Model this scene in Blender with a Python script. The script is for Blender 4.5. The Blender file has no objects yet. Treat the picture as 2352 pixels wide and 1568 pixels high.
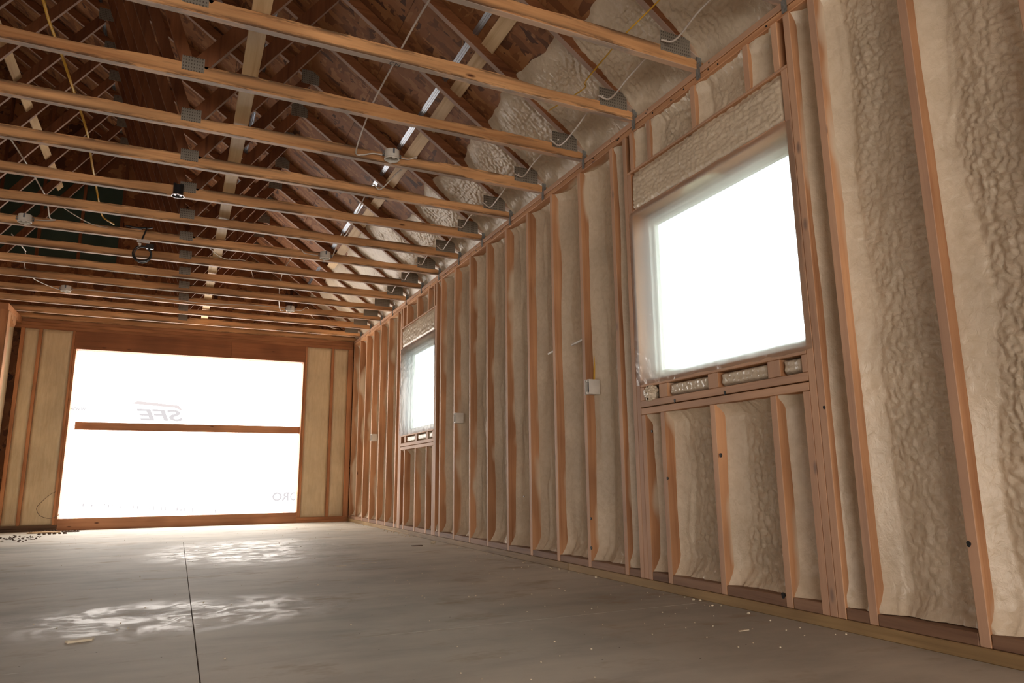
import bpy, math, random
import numpy as np
from mathutils import Vector, Matrix

C = bpy.context.scene.collection
PI = math.pi

# ------------------------------------------------------------------ camera
cam_d = bpy.data.cameras.new('camera')
cam = bpy.data.objects.new('camera', cam_d)
C.objects.link(cam)
YAW, PITCH, ROLL, FOC, CAMH = 0.4398, 0.1944, -0.0097, 1614.5, 0.5936
fwd = Vector((math.sin(YAW) * math.cos(PITCH), math.cos(YAW) * math.cos(PITCH), math.sin(PITCH)))
rgt = Vector((math.cos(YAW), -math.sin(YAW), 0))
upv = rgt.cross(fwd)
r2 = math.cos(ROLL) * rgt + math.sin(ROLL) * upv
u2 = -math.sin(ROLL) * rgt + math.cos(ROLL) * upv
cam.matrix_world = Matrix(((r2.x, u2.x, -fwd.x, 0), (r2.y, u2.y, -fwd.y, 0), (r2.z, u2.z, -fwd.z, CAMH), (0, 0, 0, 1)))
cam_d.sensor_width = 36.0
cam_d.lens = FOC / 2352.0 * 36.0
cam_d.clip_start = 0.05
bpy.context.scene.camera = cam

# ------------------------------------------------------------------ world, light levels, exposure
DOOR_GLOW = 9.5      # daylight coming through the house wrap on the garage opening
REAR_GLOW = 8.0  # unseen opening added behind the camera as a light source
SIDE_GLOW = 2.6     # unseen openings added on the left to light the room
SKY = 8.0
world = bpy.data.worlds.new('world')
bpy.context.scene.world = world
world.use_nodes = True
bg = world.node_tree.nodes['Background']
bg.inputs['Color'].default_value = (0.93, 0.985, 1.0, 1)
bg.inputs['Strength'].default_value = SKY
vs = bpy.context.scene.view_settings
vs.view_transform = 'Standard'
vs.look = 'None'
vs.gamma = 1.0
vs.use_curve_mapping = False
vs.exposure = 0.0
cy = bpy.context.scene.cycles
cy.max_bounces = 7
cy.diffuse_bounces = 5
cy.glossy_bounces = 3
cy.transmission_bounces = 4
cy.transparent_max_bounces = 8
cy.sample_clamp_indirect = 6.0
cy.caustics_reflective = False
cy.caustics_refractive = True


def portal(name, loc, rot, sx, sy):
    l = bpy.data.lights.new(name, 'AREA')
    l.shape = 'RECTANGLE'
    l.size, l.size_y = sx, sy
    l.cycles.is_portal = True
    o = bpy.data.objects.new(name, l)
    C.objects.link(o)
    o.location = loc
    o.rotation_euler = rot


# ------------------------------------------------------------------ measurements (metres)
W = 2.413            # room face of the long right wall
YB = 11.08           # room face of the back wall
ZP = 2.79            # top of the plates
ZT = 2.714           # underside of the top plates
ZB = 0.09            # top of the bottom plates
XR = -2.77           # ridge
Y0, DY = 2.126, 0.6096
SLOPE = 0.72


def T(x):            # underside of the roof deck
    return 2.97 + SLOPE * (2.40 - (x if x > XR else 2 * XR - x))


# ------------------------------------------------------------------ mesh helpers
class MB:
    def __init__(self):
        self.v, self.f = [], []

    def box(self, x0, x1, y0, y1, z0, z1):
        x0, x1 = min(x0, x1), max(x0, x1)
        y0, y1 = min(y0, y1), max(y0, y1)
        z0, z1 = min(z0, z1), max(z0, z1)
        n = len(self.v)
        self.v += [(x, y, z) for x in (x0, x1) for y in (y0, y1) for z in (z0, z1)]
        for q in ((0, 1, 3, 2), (4, 6, 7, 5), (0, 4, 5, 1), (2, 3, 7, 6), (0, 2, 6, 4), (1, 5, 7, 3)):
            self.f.append(tuple(n + i for i in q))
        return self

    def prism(self, poly, a0, a1, axis='y'):
        """poly in the plane square to axis; for y: (x, z)"""
        n, k = len(self.v), len(poly)
        for a in (a0, a1):
            for p in poly:
                if axis == 'y':
                    self.v.append((p[0], a, p[1]))
                elif axis == 'x':
                    self.v.append((a, p[0], p[1]))
                else:
                    self.v.append((p[0], p[1], a))
        self.f.append(tuple(n + i for i in range(k)))
        self.f.append(tuple(n + k + i for i in reversed(range(k))))
        for i in range(k):
            j = (i + 1) % k
            self.f.append((n + i, n + k + i, n + k + j, n + j))
        return self

    def tube(self, pts, r, seg=8, closed=False):
        pts = [Vector(p) for p in pts]
        n = len(self.v)
        m = len(pts)
        up = Vector((0.13, 0.21, 0.97))
        for i, p in enumerate(pts):
            a = pts[i - 1] if (i > 0 or closed) else p
            b = pts[(i + 1) % m] if (i < m - 1 or closed) else p
            t = (b - a).normalized()
            s = t.cross(up)
            if s.length < 1e-3:
                s = t.cross(Vector((1, 0, 0)))
            s.normalize()
            q = s.cross(t)
            for k in range(seg):
                w = 2 * PI * k / seg
                self.v.append(tuple(p + r * (math.cos(w) * s + math.sin(w) * q)))
        for i in range(m if closed else m - 1):
            i2 = (i + 1) % m
            for k in range(seg):
                k2 = (k + 1) % seg
                self.f.append((n + i * seg + k, n + i * seg + k2, n + i2 * seg + k2, n + i2 * seg + k))
        if not closed:
            self.f.append(tuple(n + k for k in reversed(range(seg))))
            self.f.append(tuple(n + (m - 1) * seg + k for k in range(seg)))
        return self

    def blob(self, c, r, rnd, flat=1.0):
        import itertools
        n = len(self.v)
        c = Vector(c)
        rows, cols = 5, 8
        for i in range(rows + 1):
            th = PI * i / rows
            for j in range(cols):
                ph = 2 * PI * j / cols
                rr = r * rnd.uniform(0.75, 1.15)
                self.v.append((c.x + rr * math.sin(th) * math.cos(ph), c.y + rr * math.sin(th) * math.sin(ph), c.z + rr * flat * math.cos(th)))
        for i in range(rows):
            for j in range(cols):
                j2 = (j + 1) % cols
                self.f.append((n + i * cols + j, n + (i + 1) * cols + j, n + (i + 1) * cols + j2, n + i * cols + j2))
        return self

    def build(self, name, mat, parent=None, bevel=0.0, smooth=False, loc=None):
        me = bpy.data.meshes.new(name)
        me.from_pydata(self.v, [], self.f)
        me.update()
        if mat:
            me.materials.append(mat)
        if smooth:
            me.polygons.foreach_set('use_smooth', [True] * len(me.polygons))
        o = bpy.data.objects.new(name, me)
        C.objects.link(o)
        if parent is not None:
            o.parent = parent
        if loc is not None:
            o.location = loc
        if bevel > 0:
            b = o.modifiers.new('bevel', 'BEVEL')
            b.width = bevel
            b.segments = 1
            b.limit_method = 'ANGLE'
        return o


def smooth_path(pts, n=6):
    P = [Vector(p) for p in pts]
    P = [2 * P[0] - P[1]] + P + [2 * P[-1] - P[-2]]
    out = []
    for i in range(1, len(P) - 2):
        a, b, c, d = P[i - 1], P[i], P[i + 1], P[i + 2]
        for k in range(n):
            t = k / n
            out.append(0.5 * ((2 * b) + (c - a) * t + (2 * a - 5 * b + 4 * c - d) * t * t + (-a + 3 * b - 3 * c + d) * t ** 3))
    out.append(P[-2])
    return out


def grid_mesh(name, X, Y, Z, mat, parent=None, smooth=True):
    n, m = X.shape
    co = np.stack([X, Y, Z], -1).reshape(-1, 3).astype(np.float32)
    idx = np.arange(n * m).reshape(n, m)
    q = np.stack([idx[:-1, :-1], idx[1:, :-1], idx[1:, 1:], idx[:-1, 1:]], -1).reshape(-1, 4)
    me = bpy.data.meshes.new(name)
    me.vertices.add(len(co))
    me.vertices.foreach_set('co', co.ravel())
    me.loops.add(q.size)
    me.loops.foreach_set('vertex_index', q.ravel().astype(np.int32))
    me.polygons.add(len(q))
    me.polygons.foreach_set('loop_start', (np.arange(len(q)) * 4).astype(np.int32))
    me.update(calc_edges=True)
    me.validate()
    if smooth:
        me.polygons.foreach_set('use_smooth', np.ones(len(me.polygons), dtype=bool))
    me.materials.append(mat)
    o = bpy.data.objects.new(name, me)
    C.objects.link(o)
    if parent is not None:
        o.parent = parent
    return o


def tag(o, label=None, cat=None, group=None, kind=None):
    if label:
        o['label'] = label
    if cat:
        o['category'] = cat
    if group:
        o['group'] = group
    if kind:
        o['kind'] = kind
    return o


def empty(name, loc=(0, 0, 0)):
    o = bpy.data.objects.new(name, None)
    C.objects.link(o)
    o.location = loc
    return o


# numpy value noise
def vnoise(x, y, seed=0):
    x = np.asarray(x, float); y = np.asarray(y, float)
    xi, yi = np.floor(x).astype(np.int64), np.floor(y).astype(np.int64)
    fx, fy = x - xi, y - yi
    fx = fx * fx * (3 - 2 * fx); fy = fy * fy * (3 - 2 * fy)

    def h(a, b):
        k = (a * 374761393 + b * 668265263 + seed * 1442695041) & 0xFFFFFFFF
        k = ((k ^ (k >> 13)) * 1274126177) & 0xFFFFFFFF
        k = k ^ (k >> 16)
        return (k & 0xFFFF) / 65535.0
    return ((h(xi, yi) * (1 - fx) + h(xi + 1, yi) * fx) * (1 - fy) + (h(xi, yi + 1) * (1 - fx) + h(xi + 1, yi + 1) * fx) * fy) * 2 - 1


def worley(x, y, seed=0):
    xi, yi = np.floor(x).astype(np.int64), np.floor(y).astype(np.int64)
    best = np.full(np.shape(x), 9.0)
    for dx in (-1, 0, 1):
        for dy in (-1, 0, 1):
            a, b = xi + dx, yi + dy
            px = a + 0.5 + 0.45 * vnoise(a * 7.31 + 0.5, b * 3.77 + 0.5, seed)
            py = b + 0.5 + 0.45 * vnoise(a * 5.13 + 0.5, b * 9.17 + 0.5, seed + 5)
            best = np.minimum(best, (x - px) ** 2 + (y - py) ** 2)
    return np.sqrt(best)


# ------------------------------------------------------------------ materials
def nt(name):
    m = bpy.data.materials.new(name)
    m.use_nodes = True
    t = m.node_tree
    return m, t, t.nodes, t.links, t.nodes['Principled BSDF']


def node(ns, kind, **kw):
    n = ns.new(kind)
    for k, v in kw.items():
        if k in n.inputs.keys():
            n.inputs[k].default_value = v
        else:
            setattr(n, k, v)
    return n


def ramp(ns, stops):
    r = ns.new('ShaderNodeValToRGB')
    e = r.color_ramp.elements
    while len(e) < len(stops):
        e.new(0.5)
    for i, (p, c) in enumerate(stops):
        e[i].position = p
        e[i].color = (*c, 1) if len(c) == 3 else c
    return r


def mixc(ns, ls, fac, a, b, blend='MIX'):
    m = ns.new('ShaderNodeMix')
    m.data_type = 'RGBA'
    m.blend_type = blend
    for sock, v in ((m.inputs[0], fac), (m.inputs[6], a), (m.inputs[7], b)):
        if isinstance(v, (int, float)):
            sock.default_value = v
        elif isinstance(v, tuple):
            sock.default_value = (*v, 1)
        else:
            ls.new(v, sock)
    return m.outputs[2]


def math_(ns, ls, op, a, b=None, clamp=False):
    m = ns.new('ShaderNodeMath')
    m.operation = op
    m.use_clamp = clamp
    for i, v in enumerate((a, b)):
        if v is None:
            continue
        if isinstance(v, (int, float)):
            m.inputs[i].default_value = v
        else:
            ls.new(v, m.inputs[i])
    return m.outputs[0]


FOAM_COL = (0.65, 0.545, 0.41)


def wood(name, axis, light=(0.53, 0.295, 0.16), dark=(0.37, 0.175, 0.085), overspray=None, grime=0.0, per_object=True, rough=0.62, painted_bounce=False):
    """axis: index of the grain direction; overspray: wall whose cavity side carries foam mist ('right')"""
    m, t, ns, ls, p = nt(name)
    tc = node(ns, 'ShaderNodeTexCoord')
    src = tc.outputs['Object']
    if per_object:
        oi = node(ns, 'ShaderNodeObjectInfo')
        comb = node(ns, 'ShaderNodeCombineXYZ')
        sc = math_(ns, ls, 'MULTIPLY', oi.outputs['Random'], 37.0)
        for i in range(3):
            ls.new(sc, comb.inputs[i])
        add = node(ns, 'ShaderNodeVectorMath', operation='ADD')
        ls.new(src, add.inputs[0]); ls.new(comb.outputs[0], add.inputs[1])
        src = add.outputs[0]
    mp = node(ns, 'ShaderNodeMapping')
    s = [26.0, 26.0, 26.0]
    s[axis] = 1.1
    mp.inputs['Scale'].default_value = s
    ls.new(src, mp.inputs['Vector'])
    n1 = node(ns, 'ShaderNodeTexNoise', Scale=1.0, Detail=4.0, Roughness=0.6, Distortion=0.6)
    ls.new(mp.outputs[0], n1.inputs['Vector'])
    r1 = ramp(ns, [(0.30, dark), (0.46, tuple(0.35 * a + 0.65 * b for a, b in zip(dark, light))), (0.62, light)])
    ls.new(n1.outputs['Fac'], r1.inputs[0])
    col = r1.outputs[0]
    # broad tone changes
    n2 = node(ns, 'ShaderNodeTexNoise', Scale=1.7, Detail=2.0)
    ls.new(src, n2.inputs['Vector'])
    r2_ = ramp(ns, [(0.35, (0.74, 0.70, 0.66)), (0.65, (1.12, 1.10, 1.06))])
    ls.new(n2.outputs['Fac'], r2_.inputs[0])
    col = mixc(ns, ls, 1.0, col, r2_.outputs[0], 'MULTIPLY')
    if per_object:
        r3 = ramp(ns, [(0.0, (0.82, 0.78, 0.74)), (0.5, (1.0, 1.0, 1.0)), (1.0, (1.12, 1.13, 1.14))])
        ls.new(oi.outputs['Random'], r3.inputs[0])
        col = mixc(ns, ls, 1.0, col, r3.outputs[0], 'MULTIPLY')
    # knots
    mk = node(ns, 'ShaderNodeMapping')
    s = [9.0, 9.0, 9.0]
    s[axis] = 3.2
    mk.inputs['Scale'].default_value = s
    ls.new(src, mk.inputs['Vector'])
    vo = node(ns, 'ShaderNodeTexVoronoi', Scale=1.0)
    ls.new(mk.outputs[0], vo.inputs['Vector'])
    sep = node(ns, 'ShaderNodeSeparateColor')
    ls.new(vo.outputs['Color'], sep.inputs[0])
    gate = math_(ns, ls, 'GREATER_THAN', sep.outputs[0], 0.70)
    rk = ramp(ns, [(0.035, (1, 1, 1)), (0.075, (0.6, 0.6, 0.6)), (0.115, (0, 0, 0))])
    ls.new(vo.outputs['Distance'], rk.inputs[0])
    kf = math_(ns, ls, 'MULTIPLY', rk.outputs[0], gate)
    col = mixc(ns, ls, kf, col, (0.09, 0.03, 0.012))
    if grime:
        mg = node(ns, 'ShaderNodeMapping')
        s = [7.0, 7.0, 22.0]
        s[axis] = 2.2
        mg.inputs['Scale'].default_value = s
        ls.new(src, mg.inputs['Vector'])
        ng = node(ns, 'ShaderNodeTexNoise', Scale=1.0, Detail=6.0, Roughness=0.7)
        ls.new(mg.outputs[0], ng.inputs['Vector'])
        rg = ramp(ns, [(0.45, (0, 0, 0)), (0.54, (1, 1, 1))])
        ls.new(ng.outputs['Fac'], rg.inputs[0])
        sg = node(ns, 'ShaderNodeSeparateXYZ'); ls.new(tc.outputs['Object'], sg.inputs[0])
        ed = math_(ns, ls, 'ABSOLUTE', math_(ns, ls, 'SUBTRACT', sg.outputs[2], 2.8315))
        ed = math_(ns, ls, 'MULTIPLY', math_(ns, ls, 'SUBTRACT', ed, 0.012), 34.0, True)
        ed = math_(ns, ls, 'ADD', math_(ns, ls, 'MULTIPLY', ed, 1.0), 0.12)
        gf = math_(ns, ls, 'MULTIPLY', math_(ns, ls, 'MULTIPLY', rg.outputs[0], ed, True), grime)
        col = mixc(ns, ls, gf, col, (0.045, 0.028, 0.02))
    if painted_bounce:      # floor bounce light painted into the downward faces
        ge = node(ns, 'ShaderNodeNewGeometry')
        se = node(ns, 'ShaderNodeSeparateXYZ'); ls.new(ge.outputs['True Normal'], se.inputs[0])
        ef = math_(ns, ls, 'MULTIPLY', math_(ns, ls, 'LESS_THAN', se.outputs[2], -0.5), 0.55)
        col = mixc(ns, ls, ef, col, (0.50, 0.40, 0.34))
    if overspray == 'right':   # door light painted as a paler room edge on every stud
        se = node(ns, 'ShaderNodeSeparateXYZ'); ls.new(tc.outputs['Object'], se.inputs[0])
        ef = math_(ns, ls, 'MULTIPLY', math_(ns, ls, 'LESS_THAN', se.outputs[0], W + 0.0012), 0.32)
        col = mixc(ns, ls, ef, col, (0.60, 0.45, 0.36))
    if overspray:
        sp = node(ns, 'ShaderNodeSeparateXYZ')
        ls.new(tc.outputs['Object'], sp.inputs[0])
        if overspray == 'right':
            d = math_(ns, ls, 'SUBTRACT', sp.outputs[0], W)
        elif overspray == 'back':
            d = math_(ns, ls, 'SUBTRACT', sp.outputs[1], YB)
        elif overspray == 'roof':
            d = math_(ns, ls, 'MULTIPLY', math_(ns, ls, 'SUBTRACT', sp.outputs[0], 2.22), 0.35)
        mo = node(ns, 'ShaderNodeMapping')
        mo.inputs['Scale'].default_value = (3.0, 2.3, 1.5)
        ls.new(tc.outputs['Object'], mo.inputs['Vector'])
        no = node(ns, 'ShaderNodeTexNoise', Scale=1.0, Detail=2.5, Roughness=0.55)
        ls.new(mo.outputs[0], no.inputs['Vector'])
        thr = math_(ns, ls, 'MULTIPLY', math_(ns, ls, 'SUBTRACT', no.outputs['Fac'], 0.38), 0.42)
        d2 = math_(ns, ls, 'SUBTRACT', d, thr)
        of = math_(ns, ls, 'MULTIPLY', math_(ns, ls, 'SUBTRACT', d2, 0.018), 20.0, True)
        # nothing on the room face itself
        of = math_(ns, ls, 'MULTIPLY', of, math_(ns, ls, 'GREATER_THAN', d, 0.004))
        col = mixc(ns, ls, of, col, FOAM_COL)
    ls.new(col, p.inputs['Base Color'])
    p.inputs['Roughness'].default_value = rough
    p.inputs['Specular IOR Level'].default_value = 0.3
    b = node(ns, 'ShaderNodeBump', Strength=0.25, Distance=0.004)
    ls.new(n1.outputs['Fac'], b.inputs['Height'])
    ls.new(b.outputs[0], p.inputs['Normal'])
    return m


def foam_mat(name, fine=1.0, col=FOAM_COL, gloss=0.34, stripes=False):
    m, t, ns, ls, p = nt(name)
    tc = node(ns, 'ShaderNodeTexCoord')
    n1 = node(ns, 'ShaderNodeTexNoise', Scale=3.0, Detail=3.0)
    ls.new(tc.outputs['Object'], n1.inputs['Vector'])
    r = ramp(ns, [(0.3, tuple(c * 0.86 for c in col)), (0.7, tuple(min(1, c * 1.07) for c in col))])
    ls.new(n1.outputs['Fac'], r.inputs[0])
    c = r.outputs[0]
    mp = node(ns, 'ShaderNodeMapping')
    mp.inputs['Scale'].default_value = (1, 1, 0.16 if stripes else 0.8)
    ls.new(tc.outputs['Object'], mp.inputs['Vector'])
    n2 = node(ns, 'ShaderNodeTexNoise', Scale=34.0, Detail=4.0, Roughness=0.6, Distortion=0.5)
    ls.new(mp.outputs[0], n2.inputs['Vector'])
    r2 = ramp(ns, [(0.35, (0.90, 0.88, 0.84)), (0.6, (1, 1, 1))])
    ls.new(n2.outputs['Fac'], r2.inputs[0])
    c = mixc(ns, ls, 1.0, c, r2.outputs[0], 'MULTIPLY')
    ls.new(c, p.inputs['Base Color'])
    p.inputs['Roughness'].default_value = gloss
    p.inputs['Specular IOR Level'].default_value = 0.45
    b = node(ns, 'ShaderNodeBump', Strength=0.75 * fine, Distance=0.007)
    ls.new(n2.outputs['Fac'], b.inputs['Height'])
    n3 = node(ns, 'ShaderNodeTexNoise', Scale=120.0, Detail=2.0)
    ls.new(tc.outputs['Object'], n3.inputs['Vector'])
    b2 = node(ns, 'ShaderNodeBump', Strength=0.25 * fine, Distance=0.002)
    ls.new(n3.outputs['Fac'], b2.inputs['Height'])
    ls.new(b.outputs[0], b2.inputs['Normal'])
    ls.new(b2.outputs[0], p.inputs['Normal'])
    return m


def osb_mat(name, tint=(1, 1, 1)):
    m, t, ns, ls, p = nt(name)
    tc = node(ns, 'ShaderNodeTexCoord')
    oi = node(ns, 'ShaderNodeObjectInfo')
    add = node(ns, 'ShaderNodeVectorMath', operation='ADD')
    ls.new(tc.outputs['Object'], add.inputs[0])
    comb = node(ns, 'ShaderNodeCombineXYZ')
    ls.new(math_(ns, ls, 'MULTIPLY', oi.outputs['Random'], 20.0), comb.inputs[1])
    ls.new(comb.outputs[0], add.inputs[1])
    outs = []
    for sc_, rot in (((7, 20, 7), 0.3), ((19, 7, 19), 1.0)):
        mp = node(ns, 'ShaderNodeMapping')
        mp.inputs['Scale'].default_value = sc_
        mp.inputs['Rotation'].default_value = (0, 0, rot)
        ls.new(add.outputs[0], mp.inputs['Vector'])
        nz = node(ns, 'ShaderNodeTexNoise', Scale=1.2, Detail=1.0)
        ls.new(mp.outputs[0], nz.inputs['Vector'])
        wv = node(ns, 'ShaderNodeVectorMath', operation='SCALE')
        wv.inputs['Scale'].default_value = 1.4
        ls.new(nz.outputs['Color'], wv.inputs[0])
        a2 = node(ns, 'ShaderNodeVectorMath', operation='ADD')
        ls.new(mp.outputs[0], a2.inputs[0]); ls.new(wv.outputs[0], a2.inputs[1])
        vo = node(ns, 'ShaderNodeTexVoronoi', Scale=1.0)
        ls.new(a2.outputs[0], vo.inputs['Vector'])
        outs.append(vo)
    s1 = node(ns, 'ShaderNodeSeparateColor'); ls.new(outs[0].outputs['Color'], s1.inputs[0])
    s2 = node(ns, 'ShaderNodeSeparateColor'); ls.new(outs[1].outputs['Color'], s2.inputs[0])
    stops = [(0.0, (0.09, 0.035, 0.015)), (0.10, (0.22, 0.095, 0.04)), (0.40, (0.33, 0.155, 0.065)), (0.75, (0.40, 0.20, 0.088)), (1.0, (0.50, 0.28, 0.135))]
    ra = ramp(ns, stops); rb = ramp(ns, stops)
    ls.new(s1.outputs[0], ra.inputs[0]); ls.new(s2.outputs[1], rb.inputs[0])
    f = math_(ns, ls, 'GREATER_THAN', s1.outputs[2], 0.5)
    c = mixc(ns, ls, f, ra.outputs[0], rb.outputs[0])
    c = mixc(ns, ls, 1.0, c, tint, 'MULTIPLY')
    ls.new(c, p.inputs['Base Color'])
    p.inputs['Roughness'].default_value = 0.7
    b = node(ns, 'ShaderNodeBump', Strength=0.4, Distance=0.003)
    ls.new(s1.outputs[0], b.inputs['Height'])
    ls.new(b.outputs[0], p.inputs['Normal'])
    return m


def plain(name, col, rough=0.5, metal=0.0, noise=0.12, scale=12.0):
    m, t, ns, ls, p = nt(name)
    tc = node(ns, 'ShaderNodeTexCoord')
    n1 = node(ns, 'ShaderNodeTexNoise', Scale=scale, Detail=3.0)
    ls.new(tc.outputs['Object'], n1.inputs['Vector'])
    r = ramp(ns, [(0.3, tuple(c * (1 - noise) for c in col)), (0.7, tuple(min(1, c * (1 + noise)) for c in col))])
    ls.new(n1.outputs['Fac'], r.inputs[0])
    ls.new(r.outputs[0], p.inputs['Base Color'])
    p.inputs['Roughness'].default_value = rough
    p.inputs['Metallic'].default_value = metal
    return m


def plate_mat():
    m, t, ns, ls, p = nt('punched_steel')
    tc = node(ns, 'ShaderNodeTexCoord')
    mp = node(ns, 'ShaderNodeMapping')
    mp.inputs['Scale'].default_value = (190, 0, 100)
    ls.new(tc.outputs['Object'], mp.inputs['Vector'])
    sx = node(ns, 'ShaderNodeSeparateXYZ'); ls.new(mp.outputs[0], sx.inputs[0])
    a = math_(ns, ls, 'GREATER_THAN', math_(ns, ls, 'SINE', math_(ns, ls, 'MULTIPLY', sx.outputs[0], 2.4)), 0.35)
    b = math_(ns, ls, 'GREATER_THAN', math_(ns, ls, 'SINE', math_(ns, ls, 'MULTIPLY', sx.outputs[2], 3.2)), 0.1)
    f = math_(ns, ls, 'MULTIPLY', a, b)
    c = mixc(ns, ls, f, (0.25, 0.22, 0.18), (0.09, 0.072, 0.056))
    ls.new(c, p.inputs['Base Color'])
    p.inputs['Metallic'].default_value = 0.35
    p.inputs['Roughness'].default_value = 0.6
    return m


def concrete():
    m, t, ns, ls, p = nt('trowelled_concrete')
    tc = node(ns, 'ShaderNodeTexCoord')
    o = tc.outputs['Object']
    n1 = node(ns, 'ShaderNodeTexNoise', Scale=0.55, Detail=5.0, Roughness=0.6)
    ls.new(o, n1.inputs['Vector'])
    c1 = ramp(ns, [(0.34, (0.36, 0.345, 0.30)), (0.50, (0.485, 0.460, 0.400)), (0.66, (0.58, 0.54, 0.465))])
    ls.new(n1.outputs['Fac'], c1.inputs[0])
    col = c1.outputs[0]
    # trowel streaks, roughly across the room
    mp = node(ns, 'ShaderNodeMapping')
    mp.inputs['Scale'].default_value = (0.8, 2.4, 1)
    mp.inputs['Rotation'].default_value = (0, 0, 0.12)
    ls.new(o, mp.inputs['Vector'])
    n2 = node(ns, 'ShaderNodeTexNoise', Scale=1.6, Detail=6.0, Roughness=0.65, Distortion=0.4)
    ls.new(mp.outputs[0], n2.inputs['Vector'])
    r2 = ramp(ns, [(0.3, (0.82, 0.82, 0.82)), (0.5, (1, 1, 1)), (0.72, (1.13, 1.12, 1.10))])
    ls.new(n2.outputs['Fac'], r2.inputs[0])
    col = mixc(ns, ls, 1.0, col, r2.outputs[0], 'MULTIPLY')
    # rusty stains
    n3 = node(ns, 'ShaderNodeTexNoise', Scale=2.1, Detail=5.0, Roughness=0.7)
    mp3 = node(ns, 'ShaderNodeMapping'); mp3.inputs['Location'].default_value = (3.1, 7.7, 0); mp3.inputs['Scale'].default_value = (0.8, 1.4, 1)
    ls.new(o, mp3.inputs['Vector']); ls.new(mp3.outputs[0], n3.inputs['Vector'])
    r3 = ramp(ns, [(0.55, (0, 0, 0)), (0.70, (0.75, 0.75, 0.75))])
    ls.new(n3.outputs['Fac'], r3.inputs[0])
    col = mixc(ns, ls, r3.outputs[0], col, (0.30, 0.225, 0.13))
    # pale dusty scuffs
    n4 = node(ns, 'ShaderNodeTexNoise', Scale=5.5, Detail=8.0, Roughness=0.75, Distortion=0.8)
    mp4 = node(ns, 'ShaderNodeMapping'); mp4.inputs['Scale'].default_value = (0.8, 1.2, 1)
    ls.new(o, mp4.inputs['Vector']); ls.new(mp4.outputs[0], n4.inputs['Vector'])
    r4 = ramp(ns, [(0.60, (0, 0, 0)), (0.75, (0.5, 0.5, 0.5))])
    ls.new(n4.outputs['Fac'], r4.inputs[0])
    col = mixc(ns, ls, r4.outputs[0], col, (0.44, 0.40, 0.35))
    # small specks
    vo = node(ns, 'ShaderNodeTexVoronoi', Scale=14.0)
    ls.new(o, vo.inputs['Vector'])
    rs = ramp(ns, [(0.035, (1, 1, 1)), (0.06, (0, 0, 0))])
    ls.new(vo.outputs['Distance'], rs.inputs[0])
    sv = node(ns, 'ShaderNodeSeparateColor'); ls.new(vo.outputs['Color'], sv.inputs[0])
    fs = math_(ns, ls, 'MULTIPLY', rs.outputs[0], math_(ns, ls, 'GREATER_THAN', sv.outputs[0], 0.72))
    col = mixc(ns, ls, fs, col, (0.10, 0.08, 0.06))
    ls.new(col, p.inputs['Base Color'])
    # polished patches trowelled smoother than the rest
    sp = node(ns, 'ShaderNodeSeparateXYZ'); ls.new(o, sp.inputs[0])

    def patch(cx, cyy, rx, ry):  # ellipse on the slab
        a = math_(ns, ls, 'POWER', math_(ns, ls, 'DIVIDE', math_(ns, ls, 'SUBTRACT', sp.outputs[0], cx), rx), 2.0)
        a2 = math_(ns, ls, 'ABSOLUTE', math_(ns, ls, 'DIVIDE', math_(ns, ls, 'SUBTRACT', sp.outputs[1], cyy), ry))
        b_ = math_(ns, ls, 'POWER', a2, 2.0)
        aa = math_(ns, ls, 'ABSOLUTE', a)
        return math_(ns, ls, 'SUBTRACT', 1.0, math_(ns, ls, 'ADD', aa, b_), True)
    pf = math_(ns, ls, 'MAXIMUM', patch(0.0, 3.75, 1.0, 0.55), patch(0.75, 6.9, 1.1, 1.5))
    pf0 = pf
    n5 = node(ns, 'ShaderNodeTexNoise', Scale=5.0, Detail=9.0, Roughness=0.82, Distortion=0.6)
    ls.new(o, n5.inputs['Vector'])
    r5 = ramp(ns, [(0.44, (0, 0, 0)), (0.56, (1, 1, 1))])
    ls.new(n5.outputs['Fac'], r5.inputs[0])
    pf = math_(ns, ls, 'MULTIPLY', math_(ns, ls, 'MULTIPLY', pf, 1.6, True), r5.outputs[0])
    rough = math_(ns, ls, 'SUBTRACT', 0.74, math_(ns, ls, 'MULTIPLY', pf, 0.30))
    ls.new(mixc(ns, ls, math_(ns, ls, 'MULTIPLY', pf, 0.45), col, (0.52, 0.48, 0.43)), p.inputs['Base Color'])
    ls.new(rough, p.inputs['Roughness'])
    p.inputs['Specular IOR Level'].default_value = 0.26
    b = node(ns, 'ShaderNodeBump', Strength=0.14, Distance=0.004)
    ls.new(n4.outputs['Fac'], b.inputs['Height'])
    ls.new(b.outputs[0], p.inputs['Normal'])
    return m


def emit(name, col, s):
    m = bpy.data.materials.new(name)
    m.use_nodes = True
    ns, ls = m.node_tree.nodes, m.node_tree.links
    ns.clear()
    e = ns.new('ShaderNodeEmission')
    e.inputs[0].default_value = (*col, 1)
    e.inputs[1].default_value = s
    o = ns.new('ShaderNodeOutputMaterial')
    ls.new(e.outputs[0], o.inputs[0])
    return m


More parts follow.
